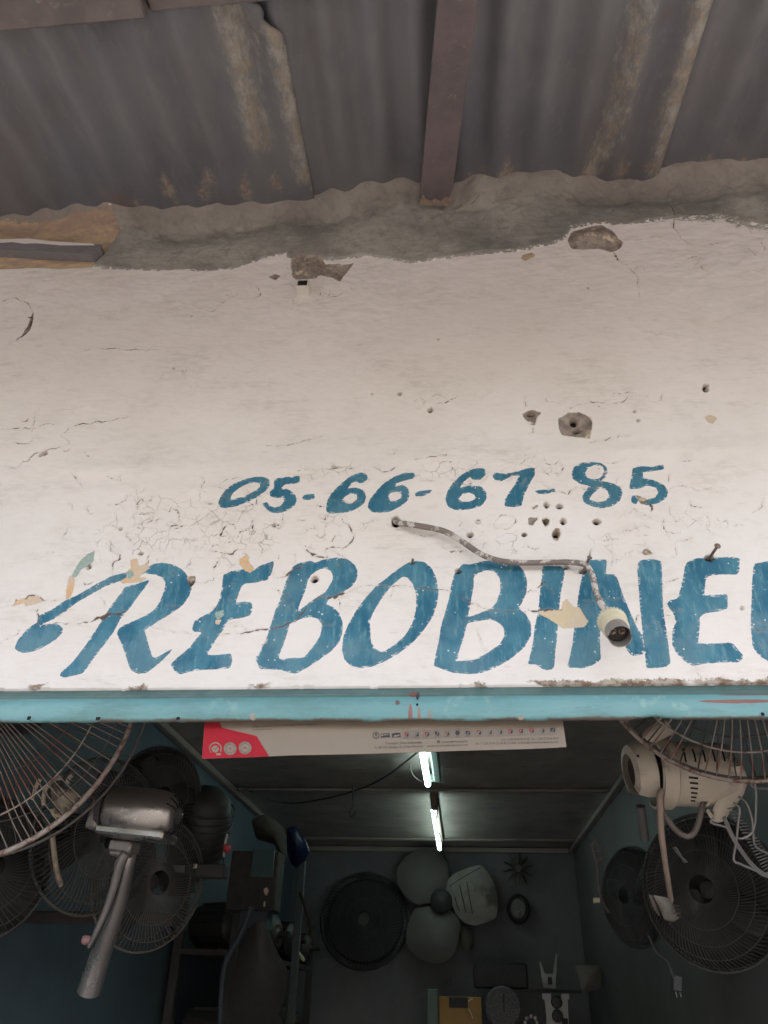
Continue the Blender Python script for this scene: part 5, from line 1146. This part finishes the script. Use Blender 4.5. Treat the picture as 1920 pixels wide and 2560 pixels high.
# black hanging housings
T_ = Thing('black_fan_motor', 'big black ribbed fan motor housing hanging right of the silver fan head', 'fan motor', PD(500, 2070, 2.3))
c = PD(500, 2085, 2.3); g = G(); g.lathe(c, (.25, -.5, .83), [(0, -.13), (.05, -.125), (.075, -.10), (.085, -.03), (.085, .05), (.07, .11), (.04, .135), (0, .14)], 32); T_.part('housing', g, M_BLACK)
for i in range(8): g = G(); g.ring(c+nrm((.25, -.5, .83))*(-.07+.022*i), (.25, -.5, .83), .087, .0022, 40, 5); T_.part('rib', g, M_BLACK)
T_.part('name_label', pxbox(447, 2172, 30, 14, 2.12, .004), mat('grey_sticker', (.30, .29, .28), rough=.5)); T_.part('switch_button', pxbox(488, 2165, 9, 10, 2.12, .006), M_CREAM)
g = G(); g.box(PD(480, 2178, 2.14), (.20, .05, .035), bev=.004); T_.part('terminal_box', g, M_BLACK)
small_fan('desk_fan', 'black fan guard in the shadow above the silver fan head', PD(395, 1985, 2.2), (.7, -.7, -.2), .13, 60, M_WBLK, M_WBLK, [.85, .6], group='dim fans hung along the left wall')
T_ = Thing('capacitor_tube', 'white rod with a red disc hanging beside the black motor', 'rod', PD(563, 2110, 2.2))
g = G(); g.tube(pdl([(568, 2086), (563, 2110), (559, 2142)], 2.2), .0035, 8); T_.part('rod', g, mat('pale_rod', (.5, .5, .47), rough=.4))
g = G(); g.lathe(PD(567, 2121, 2.19), -FW, [(0, -.006), (.0115, -.006), (.012, .003), (.008, .006), (0, .007)], 20); T_.part('red_disc', g, mat('red_plastic', (.36, .03, .05), rough=.5))
single('helmet_hood', 'dusty beige hood hanging near the blue bag at the ceiling corner', 'hood', pillow([(628, 2050), (660, 2035), (690, 2052), (712, 2072), (716, 2110), (716, 2160), (700, 2150), (690, 2110), (640, 2095)], D=3.3, bulge=.05, thick=.04), mat('dusty_canvas', (.075, .068, .055), (.05, .045, .04), rough=.9, scale=20, bump=.4))
single('plastic_bag', 'dark blue plastic bag hanging at the top left corner of the back wall', 'bag', pillow([(716, 2070), (738, 2065), (765, 2100), (775, 2130), (765, 2150), (742, 2170), (728, 2160), (718, 2130)], D=3.6, bulge=.05, thick=.03), mat('blue_polythene', (.008, .014, .05), (.006, .01, .035), rough=.35, scale=20, bump=.5, bscale=30))
T_ = Thing('parts_box', 'dark hanging wooden box with a teal panel and a pale clip', 'box', PD(655, 2200, 3.0))
T_.part('box_body', pxbox(640, 2205, 120, 115, 3.05, .12, g=None, bev=.004), M_BRN); T_.part('teal_panel', pxbox(657, 2158, 56, 56, 2.92, .01), mat('teal_tin', (.045, .08, .08), rough=.5))
T_.part('paper_clip', pillow([(659, 2222), (668, 2218), (672, 2228), (666, 2240), (660, 2232)], D=2.9, bulge=.004, thick=.004), mat('pale_clip', (.62, .48, .34), rough=.5)); T_.part('peg', pxbox(661, 2260, 4, 10, 2.9, .006), M_CREAM)
single('grey_tin_box', 'dull grey-blue tin box under the dark parts box', 'box', pxbox(642, 2292, 68, 50, 3.0, .10), mat('grey_blue_tin', (.055, .075, .085), (.04, .055, .065), rough=.5))
single('black_case', 'black pear-shaped case hanging below the grey-blue tin box', 'case', pillow(Q7([(240, 745), (290, 730), (340, 800), (370, 900), (430, 1020), (490, 1120), (480, 1260), (440, 1420), (380, 1600), (60, 1600), (20, 1350), (60, 1150), (120, 950), (170, 830)]), D=2.7, bulge=.06, thick=.06), M_BLACK)
single('blue_pipe', 'dim blue painted pipe leaning at the left of the shop', 'pipe', (lambda g: g.tube(pdl([(628, 2270), (600, 2340), (560, 2420), (548, 2600)], 2.4), .008, 10, smoothpts=4))(G()), mat('dim_blue_paint', (.035, .046, .055), rough=.7))
single('upright_post', 'thin grey-blue post standing left of the dark round guard', 'post', (lambda g: g.box(PD(732, 2480, 4.1), (.04, .04, 1.3), bev=.003))(G()), mat('post_paint', (.09, .10, .10), (.06, .07, .07), rough=.6))
single('curved_strip', 'thin brown curved strip hanging by the post', 'strip', (lambda g: g.tube(pdl([(750, 2230), (763, 2270), (772, 2300), (780, 2340)], 4.3), .012, 8, smoothpts=4, flat=.4))(G()), mat('brown_strip', (.11, .075, .05), rough=.6))
single('small_screwdriver', 'small pale tool hung beside the post', 'tool', (lambda g: g.tube(pdl([(746, 2378), (755, 2395), (760, 2402)], 4.2), [.004, .011, .008], 8))(G()), M_CREAM)
single('dark_frame_rail', 'dark horizontal rail on the wall at the lower left edge', 'rail', (lambda g: g.box(PD(40, 2292, 2.1)+np.array([-.0, 0, 0]), (.9, .03, .03), bev=.003))(G()), M_SHELF)

# ---- back wall
YW = YB-.10
T_ = Thing('round_fan_guard', 'dark round fan guard hung on the back wall by a hook', 'fan guard', PY(912, 2300, YW))
c = PY(912, 2300, YW); s_ = mpp(c); guard(T_, 'guard', c, (.05, -1, .12), 108*s_, 72, [(.16, .22), (.6, .2), (.9, .1), (1, 0)], .0022, .009, [.85, .6, .4], swirl=.5, mw=M_WBLK, mr=M_BLACK, single_wires=False)
g = G(); g.lathe(c+np.array([0, .03, 0]), (0, -1, 0), [(0, -.01), (96*s_, -.01), (90*s_, .012), (0, .012)], 40); T_.part('back_shell', g, M_BLACK)
g = G(); g.lathe(c+np.array([0, -.01, 0]), (0, -1, 0), [(0, .03), (16*s_, .03), (14*s_, .05), (0, .05)], 24); T_.part('centre_cap', g, M_STEELD)
g = G(); g.tube([PY(911, 2180, YW), PY(914, 2186, YW-.01), PY(910, 2192, YW)], .005, 6); T_.part('hook', g, M_BLACK)
M_BL1 = mat('cream_blade_worn', (.30, .27, .25), (.20, .18, .16), rough=.5, scale=6, amt=.9, bump=.1, stain=(.12, .10, .09), st_scale=4, st_th=(.56, .7))
M_BL2 = mat('dusty_blade', (.14, .13, .115), (.11, .10, .09), rough=.6, scale=5, bump=.1)
T_ = Thing('fan_rotor', 'three-bladed fan rotor on the back wall with one paler cream blade', 'fan rotor', PY(1100, 2250, YW-.08))
T_.part('blade', pillow(Q8([(475, 500), (490, 430), (540, 380), (620, 345), (700, 320), (745, 315), (800, 370), (840, 440), (870, 540), (875, 640), (860, 720), (790, 755), (700, 780), (620, 760), (555, 700), (525, 620), (500, 560)]), Y=YW-.12, bulge=.04, thick=.012), M_BL1, label='pale cream blade with dark streaks')
T_.part('blade', pillow(Q8([(230, 650), (350, 630), (480, 650), (560, 700), (590, 780), (570, 900), (540, 1000), (470, 1060), (380, 1070), (270, 1040), (180, 950), (165, 880), (180, 780)]), Y=YW-.09, bulge=.04, thick=.012), M_BL2)
T_.part('blade', pillow(Q8([(95, 350), (150, 260), (240, 205), (330, 190), (430, 215), (490, 300), (500, 400), (470, 520), (380, 600), (260, 620), (160, 560), (100, 450)]), Y=YW-.06, bulge=.03, thick=.012), M_BL2)
c = PY(1103, 2252, YW-.14); g = G(); g.lathe(c, (0, -1, 0), [(0, -.08), (.07, -.08), (.075, 0), (.05, .02), (0, .025)], 24); T_.part('hub', g, M_BLACK)
for k_, P in enumerate(([(500, 480), (620, 400), (740, 335)], [(545, 560), (560, 620), (580, 670)], [(580, 470), (600, 560), (630, 680)], [(635, 440), (655, 560), (680, 690)])):
    g = G(); g.tube([PY(*q, YW-.165) for q in Q8(P)], .003, 6, smoothpts=4); T_.part('dark_streak', g, M_BRN)
single('small_fan_blade', 'small greenish-brown blade hanging below the cream blade', 'fan blade', pillow(Q8([(570, 790), (640, 780), (690, 860), (680, 930), (650, 990), (600, 960), (580, 880)]), Y=YW-.02, bulge=.02, thick=.01), mat('olive_blade', (.11, .10, .07), rough=.6))
T_ = Thing('shaded_pole_motor', 'small round motor with a pale face on the back wall, right of the cream blade', 'motor', PY(1295, 2272, YW))
c = PY(1296, 2273, YW); s_ = mpp(c); g = G(); g.lathe(c, (0, -1, 0), [(0, -.04), (33*s_, -.04), (33*s_, .03), (28*s_, .045), (27*s_, .03), (0, .03)], 32, sx=.85); T_.part('rim', g, M_BLACK)
g = G(); g.lathe(c, (0, -1, 0), [(0, .031), (24*s_, .031), (20*s_, .05), (8*s_, .055), (0, .055)], 32, sx=.85); T_.part('face', g, mat('dusty_motor_face', (.17, .155, .14), rough=.6))
g = G(); g.ring(c+np.array([0, -.058, 0]), (0, -1, 0), 7*s_, .004, 16, 6, a0=math.pi*1.05, a1=math.pi*1.95); T_.part('shaft_clip', g, M_GREYM)
T_ = Thing('impeller', 'flower-shaped brown impeller hung above the small round motor', 'impeller', PY(1295, 2172, YW))
c = PY(1295, 2172, YW); M_IMP = mat('brown_impeller', (.085, .07, .055), (.06, .05, .04), rough=.6)
for i in range(10):
    a = i*.628+.2; e = np.array([math.cos(a), 0, math.sin(a)]); g = G(); g.tube([c+e*.02, c+e*.06+np.array([0, -.01, 0]), c+e*.105], [.006, .02, .014], 8, flat=.3, smoothpts=3); T_.part('petal', g, M_IMP)
g = G(); g.lathe(c, (0, -1, 0), [(0, -.01), (.03, -.01), (.025, .03), (0, .03)], 20); T_.part('hub', g, M_IMP)
# things standing on the low shelf at the back
YS = 4.45
sh = PY(1300, 2600, YS)
g = G(); g.box((sh[0]-.0, YS+.1, PY(1250, 2600, YS)[2]-.02), (1.3, .34, .03)); single('back_shelf', 'dark shelf board across the back of the shop at the bottom of the picture', 'shelf', g, M_SHELF, smoothang=0)
zs = PY(1250, 2600, YS)[2]-.005
def standing(name, label, cat, px0, px1, py0, m_, dep=.08, bev=.004, Y=YS):
    a = PY(px0, py0, Y); b = PY(px1, py0, Y); T3_ = Thing(name, label, cat, ((a[0]+b[0])/2, Y+dep/2, zs)); g = G()
    g.box(((a[0]+b[0])/2, Y+dep/2, (a[2]+zs)/2), (abs(b[0]-a[0]), dep, a[2]-zs), bev=bev); T3_.part('body', g, m_, smoothang=30); return T3_, a, b
standing('green_board', 'narrow pale grey-green board standing left of the orange box', 'board', 1068, 1094, 2472, mat('grey_green_board', (.16, .20, .185), (.12, .15, .14), rough=.6, scale=12), dep=.03)
T_, a, b = standing('orange_carton', 'orange-brown carton with a dark label on the back shelf', 'carton', 1097, 1203, 2490, mat('orange_card', (.42, .22, .055), (.32, .16, .04), rough=.5, scale=8), dep=.12)
g = G(); p = PY(1146, 2506, YS-.003); g.box(p, (.115, .005, .055), bev=.001); T_.part('dark_label', g, M_BLACK)
for P in ([(645, 1365), (680, 1340)], [(645, 1415), (665, 1450), (680, 1495)]): g = G(); g.tube([PY(*q, YS-.004) for q in Q8(P)], .004, 6, smoothpts=4); T_.part('pale_tape', g, M_CREAM)
c = PY(1258, 2518, YS); T_ = Thing('round_gauge', 'round grey speckled disc gauge between the orange carton and the silver plate', 'gauge', c); s_ = mpp(c)
g = G(); g.lathe(c+np.array([0, .05, 0]), (0, -1, 0), [(0, -.03), (44*s_, -.03), (46*s_, .03), (42*s_, .04), (0, .042)], 36); T_.part('disc', g, mat('speckled_grey', (.20, .18, .19), (.07, .06, .065), rough=.6, scale=120, amt=1.0))
g = G(); g.tube([PY(1259, 2484, YS-.005), PY(1260, 2530, YS-.005)], .003, 6); T_.part('needle', g, M_BLACK)
T_ = Thing('switch_plate', 'pale metal switch plate with two round dark knobs on the back shelf', 'switch plate', PY(1395, 2530, YS))
pl = Q8([(1215, 1302), (1280, 1302), (1285, 1370), (1300, 1400), (1340, 1410), (1362, 1380), (1362, 1305), (1420, 1303), (1424, 1345), (1410, 1350), (1418, 1500), (1425, 1640), (1240, 1640), (1250, 1500), (1235, 1350), (1218, 1345)])
g = G(); g.prism([PY(x, y, YS) for x, y in pl], (0, .012, 0)); T_.part('plate', g, mat('pale_plate', (.62, .56, .53), (.52, .47, .45), rough=.45, scale=10), smoothang=0)
for q in Q8([(1325, 1368), (1332, 1475)]):
    g = G(); c = PY(*q, YS-.01); g.lathe(c, (0, -1, 0), [(0, -.008), (.033, -.008), (.033, .010), (.028, .018), (.015, .022), (0, .022)], 28); T_.part('knob', g, M_STEELD)
g = G(); g.box(PY(1412, 2553, YS-.004), (.035, .004, .03)); T_.part('cutout', g, M_BLACK)
T_ = Thing('fork_bracket', 'pale two-pronged metal bracket standing above the switch plate', 'bracket', PY(1375, 2450, YS+.1)); M_FORK = mat('scuffed_bracket', (.52, .47, .45), (.26, .23, .21), rough=.5, scale=14, amt=.9)
g = G(); g.prism([PY(x, y, YS+.1) for x, y in Q8([(1205, 1150), (1320, 1150), (1318, 1262), (1225, 1255)])], (0, .012, 0)); T_.part('plate', g, M_FORK, smoothang=0)
for P in ([(1190, 1060), (1205, 1060), (1235, 1150), (1210, 1152)], [(1322, 992), (1330, 992), (1325, 1150), (1296, 1150)]): g = G(); g.prism([PY(x, y, YS+.1) for x, y in Q8(P)], (0, .010, 0)); T_.part('prong', g, M_FORK, smoothang=0)
g = G(); g.box(PY(1375, 2452, YS+.097), (.025, .004, .04)); T_.part('slot', g, M_BLACK)
g = G(); g.box(PY(1378, 2478, YS+.12), (.36, .10, .016)); single('bracket_ledge', 'narrow dark ledge under the two-pronged bracket', 'ledge', g, M_SHELF, smoothang=0)
single('beige_cover', 'beige rounded plastic cover to the right of the bracket', 'cover', pillow([(1436, 2414), (1500, 2412), (1504, 2440), (1500, 2476), (1455, 2480), (1448, 2445)], Y=YS-.2, bulge=.04, thick=.04), mat('beige_plastic', (.20, .175, .15), (.15, .13, .11), rough=.6, scale=8))
T_ = Thing('metal_rosette', 'small ring of metal petals at the bottom edge between gauge and switch plate', 'rosette', PY(1328, 2556, YS))
for i in range(8): a = i*.785; g = G(); c = PY(1328+15*math.cos(a), 2556+15*math.sin(a), YS); g.lathe(c, (0, -1, 0), [(0, -.004), (.011, -.004), (.009, .006), (0, .007)], 10); T_.part('petal', g, M_GREYM)
single('dark_toolbox', 'dark toolbox standing behind the gauge', 'toolbox', (lambda g: g.box(PY(1250, 2440, YS+.25), (.34, .2, .14), bev=.01))(G()), M_BLACK)

# ---- right-hand side: fan guard, cream motor, wires
c, RN, R = RFC, RFN, RFR
T_ = Thing('wall_fan', 'fan guard of thin curved wires hanging inside the doorway at the right', 'fan', c)
guard(T_, 'front_guard', c, RN, R, 80, [(.15, .20), (.5, .195), (.80, .155), (.90, .10), (.97, .035), (1, 0)], .0013, .0042, [.81], swirl=-.04)
g = G(); g.ring(c-RN*.012, RN, R*.985, .0032, 90, 6); T_.part('guard_ring', g, M_RIM)
guard(T_, 'rear_guard', c-RN*.014, RN, R, 48, [(.3, -.28), (.8, -.22), (.95, -.1), (1, 0)], .0012, .003, [.7], swirl=.0, mw=M_WIRED, mr=M_WIRED, single_wires=False)
g = G(); g.tube([c-RN*.10, c-RN*.12+np.array([0, .05, .12]), np.array([c[0], c[1]+.2, ZC])], .012, 10); T_.part('hanger', g, M_BLACK)
g = G(); g.lathe(c-RN*.08, -RN, [(0, -.02), (.05, -.02), (.055, .05), (.03, .08), (0, .085)], 24); T_.part('motor', g, M_BLACK)
D_ = 1.40; M_CR2 = mat('old_cream_plastic', (.50, .445, .36), (.42, .37, .295), rough=.55, scale=12, bump=.2, stain=(.14, .105, .085), st_scale=9, st_th=(.56, .72))
a = PD(*Q5([(640, 800)])[0], D_); b = PD(*Q5([(1330, 825)])[0], D_); ax = nrm(b-a); L = np.linalg.norm(b-a); R = 77/FPX*D_
T_ = Thing('cream_fan_motor', 'dusty cream fan motor housing with cooling slots and dangling cables, hanging at the right', 'fan motor', a)
g = G(); g.lathe(a, ax, [(R*.88, L*.20), (R*.98, L*.22), (R, L*.26), (R, L*.93), (R*.96, L*.98), (R*.6, L*1.0), (0, L*1.0)], 48); T_.part('barrel', g, M_CR2, smoothang=50)
u_, v_, w_ = frame(ax)
g = G(); g.lathe(a, ax, [(R*1.02, L*.02), (R*1.12, L*.04), (R*1.12, L*.21), (R*1.04, L*.23), (R*1.0, L*.21), (R*1.0, L*.04)], 48, a0=.3, a1=5.5); T_.part('collar', g, M_CR2, smoothang=50)
axc = nrm(ax+np.array([0, 0, .12]))
g = G(); g.lathe(a-ax*L*.27, axc, [(R*.55, 0), (R*.82, .004), (R*.93, .018), (R*.95, .036), (R*.91, .036), (R*.88, .02), (R*.7, .008)], 40, a0=-.7, a1=4.4); T_.part('broken_shroud', g, M_CR2, smoothang=50)
g = G(); g.lathe(a-ax*L*.21, axc, [(0, 0), (R*.45, .0), (R*.5, .03), (R*.8, .06), (0, .06)], 24); T_.part('dark_core', g, M_BRN)
g = G(); g.tube(pdl(Q5([(530, 650), (560, 700), (545, 800), (585, 930), (600, 1000)]), D_-.03), .002, 6, smoothpts=4); T_.part('crack_line', g, M_DARK)
cc = CAM-(a+b)/2; tow = nrm(cc-(cc@ax)*ax)
upv = nrm(np.cross(ax, tow)); upv = upv if upv[2] > 0 else -upv
def onbar(s_, ang, r=1.0): return a+ax*L*s_+R*r*(tow*math.cos(ang)+upv*math.sin(ang))
for i in range(6):
    an = -.10-.16*i; g = G(); g.tube([onbar(.33+.012*i, an, 1.001), onbar(.44, an-.02, 1.001)], .0018, 6); T_.part('cooling_slot', g, M_DARK)
for i in range(6):
    s_ = .32+.12*i; g = G(); g.tube([onbar(s_, .35+.02*i, 1.001), onbar(s_+.01, .62, 1.001), onbar(s_+.015, .85, 1.001)], .0018, 6); T_.part('cooling_slot', g, M_DARK)
P = pdl(Q5([(1385, 740), (1400, 850), (1370, 950), (1320, 1020), (1270, 1100), (1225, 1175), (1180, 1185), (1130, 1120)]), D_-.05)
g = G(); g.tube(P, [.010, .016, .016, .015, .014, .012, .005, .003], 12, smoothpts=5, flat=.35); T_.part('clamp_strap', g, M_CR2, smoothang=60)
g = G(); cpt = PD(*Q5([(1105, 1045)])[0], D_-.045); g.ring(cpt, nrm(CAM-cpt), .0085, .002, 24, 6); T_.part('cable_grommet', g, M_CR2)
M_CAB = mat('dusty_brown_cable', (.27, .20, .165), (.19, .145, .12), rough=.6, scale=30)
M_CABG = mat('grey_brown_cable', (.13, .11, .10), (.09, .08, .07), rough=.6, scale=30)
g = G(); g.tube(pdl(Q5([(1105, 1045), (1085, 1120), (1060, 1230), (1020, 1320), (960, 1350), (880, 1310), (800, 1220), (745, 1130), (735, 1040), (745, 945)]), [1.36, 1.345, 1.34, 1.34, 1.34, 1.34, 1.34, 1.34, 1.34, 1.345]), .0052, 10, smoothpts=6); T_.part('cable', g, M_CABG)
g = G(); g.tube(pdl(Q5([(745, 950), (725, 1000), (728, 1150), (735, 1300), (760, 1500), (790, 1700), (812, 1850), (822, 1900)]), [1.33, 1.325, 1.32, 1.32, 1.33, 1.35, 1.38, 1.39]), [.0055, .006, .0048, .0046], 10, smoothpts=6); T_.part('cable', g, M_CAB)
g = G(); g.tube(pdl(Q5([(640, 520), (660, 480), (720, 440), (800, 400)]), D_), .016, 10, smoothpts=3); T_.part('neck_stub', g, M_CR2)
T_ = Thing('plug_adapter', 'ribbed grey-brown plug adapter at the end of the hanging cable', 'plug', PD(1665, 2265, 1.45))
T_.part('adapter_body', pillow([(1632, 2237), (1660, 2242), (1680, 2250), (1692, 2285), (1698, 2295), (1682, 2304), (1660, 2298), (1652, 2275)], D=1.43, bulge=.008, thick=.025), mat('grey_brown_plastic', (.16, .145, .125), rough=.5))
for i in range(4): g = G(); g.tube(pdl([(1682+i*3, 2262+i*9), (1697+i*2, 2266+i*9)], 1.415), .0012, 6); T_.part('rib', g, M_BRN)
T_.part('adapter_cheek', pillow([(1622, 2236), (1634, 2240), (1650, 2280), (1648, 2290), (1632, 2270)], D=1.45, bulge=.004, thick=.02), M_CABG)
# chromed wire basket at the far right
M_CHR = mat('chromed_wire', (.24, .23, .22), (.19, .18, .175), rough=.4, metal=.4, bump=0)
T_ = Thing('wire_basket', 'bent chrome wire rack with short rungs hanging at the right edge', 'wire rack', PD(1850, 2080, 1.32))
for pl in ([(1365, 1060), (1412, 1105), (1405, 1200), (1385, 1390), (1362, 1550), (1420, 1590), (1560, 1650), (1680, 1695)], [(1545, 890), (1557, 1000), (1545, 1250), (1500, 1340), (1430, 1370), (1388, 1360)], [(1410, 1010), (1470, 1060), (1520, 1200), (1530, 1330), (1555, 1440), (1680, 1510)], [(1270, 1190), (1330, 1330), (1400, 1450), (1520, 1610), (1620, 1690), (1700, 1700)], [(1285, 1180), (1345, 1320), (1412, 1440), (1530, 1595), (1630, 1672), (1700, 1680)], [(1195, 1190), (1165, 1230), (1305, 1272)], [(1500, 895), (1550, 930), (1700, 940)]):
    g = G(); g.tube(pdl(Q5(pl), 1.32), .0021, 7, smoothpts=4); T_.part('frame_wire', g, M_CHR)
for i in range(22):
    f_ = i/21; x = 1300+f_*330; y = 1110+f_*560; l_ = 55+45*math.sin(f_*3); y2 = y-8-60*max(0, f_-.4)
    g = G(); g.tube(pdl(Q5([(x+10, y), (x+10+l_, y2)]), [1.32, 1.33]), .0012, 5); T_.part('rung', g, M_CHR)
small_fan('desk_fan', 'large black fan guard leaning on the right wall under the cream motor', PD(1775, 2225, 1.85), (-.62, -.78, -.05), .172, 96, M_WBLK, M_WBLK, [.86, .7, .5], group='black fans at the right wall')
small_fan('desk_fan', 'narrow black fan guard farther back, left of the hanging brown cable', PD(1585, 2240, 2.6), (-.86, -.5, 0), .155, 80, M_WBLK, M_WBLK, [.86, .6], group='black fans at the right wall')
single('cardboard_tube', 'dull grey cardboard tube hanging left of the cream motor cable', 'tube', (lambda g: g.tube(pdl([(1601, 2015), (1606, 2060), (1612, 2100)], 1.75), [.011, .0105, .010], 14))(G()), mat('grey_card', (.13, .125, .12), rough=.7))
T_ = Thing('tape_strip', 'short strip of shiny tape on the black fan guard', 'tape', PD(1700, 2135, 1.62))
g = G(); g.tube(pdl([(1686, 2118), (1698, 2136), (1703, 2142), (1714, 2156)], 1.62), [.0055, .005, .003, .006], 8, flat=.25); T_.part('strip', g, M_CHR)
g = G(); g.tube(pdl([(1478, 2112), (1484, 2135), (1492, 2158), (1495, 2195), (1500, 2240), (1510, 2262), (1522, 2281)], 2.2), .0042, 8, smoothpts=5); g.ring(PD(1497, 2138, 2.2), -FW, .014, .004, 18, 6); g.tube(pdl([(1478, 2112), (1490, 2098), (1502, 2112), (1498, 2130)], 2.2), .0035, 8, smoothpts=5)
single('knotted_cable', 'grey cable with a knot hanging near the right back corner', 'cable', g, M_CABG)
single('cream_plug', 'tiny cream plug beside the knotted cable', 'plug', pxbox(1491, 2251, 16, 10, 2.2, .02), M_CREAM)
T_ = Thing('two_pin_plug', 'black plug with two bright pins hanging low at the right', 'plug', PD(1690, 2465, 1.6))
T_.part('plug_body', pxbox(1692, 2458, 22, 30, 1.6, .02, rot=-.2), M_BLACK)
for x in (1689, 1699): g = G(); g.tube(pdl([(x-1, 2474), (x+4, 2493)], 1.6), .0014, 6); T_.part('pin', g, M_CHR)
g = G(); g.tube(pdl([(1685, 2445), (1665, 2400), (1640, 2380), (1622, 2340)], 1.6), .003, 8, smoothpts=4); T_.part('lead', g, M_BLACK)
# ---- ceiling wires and hook
zc_ = ZC-.022
g = G(); g.tube([PZ(*p_, zc_) for p_ in [(592, 1962), (640, 1985), (690, 2004), (740, 2008), (800, 1999), (860, 1985), (920, 1965), (970, 1938), (1010, 1908), (1045, 1880), (1060, 1868)]], .0045, 8, smoothpts=5)
single('ceiling_wire', 'thin dark wire sagging across the brown ceiling towards the nearer tube', 'wire', g, M_BLACK)
h0 = PZ(883, 1964, ZC-.01); g = G(); g.tube([h0, h0+np.array([0, 0, -.05]), h0+np.array([.002, 0, -.10]), h0+np.array([-.012, 0, -.125]), h0+np.array([-.004, 0, -.15]), h0+np.array([.012, 0, -.145]), h0+np.array([.016, 0, -.13])], .005, 8, smoothpts=5)
single('ceiling_hook', 'dark wire hook hanging from the ceiling batten', 'hook', g, M_BLACK)
g = G(); g.tube([PZ(*p_, ZC-.05) for p_ in [(1026, 1910), (1027, 1925), (1036, 1942), (1056, 1955)]], .003, 6, smoothpts=4); single('loose_lamp_wire', 'thin pale wire curling beside the nearer tube', 'wire', g, M_CABG)
g = G(); g.tube([PZ(*p_, ZC-.10) for p_ in [(1096, 1995), (1092, 2035), (1091, 2065), (1100, 2090), (1104, 2108), (1104, 2120)]], .0042, 6, smoothpts=4); single('lamp_lead', 'thin dark wire looping down along the farther tube', 'wire', g, M_BLACK)
g = G(); g.tube([PY(*p_, YB-.05) for p_ in [(1104, 2120), (1103, 2140), (1100, 2156)]], .006, 6, smoothpts=3); g.tube([PY(*p_, YB-.05) for p_ in [(1106, 2130), (1114, 2145), (1122, 2154)]], .005, 6, smoothpts=3); single('wire_ends', 'loose wire ends at the top of the back wall', 'wire', g, M_CABG)
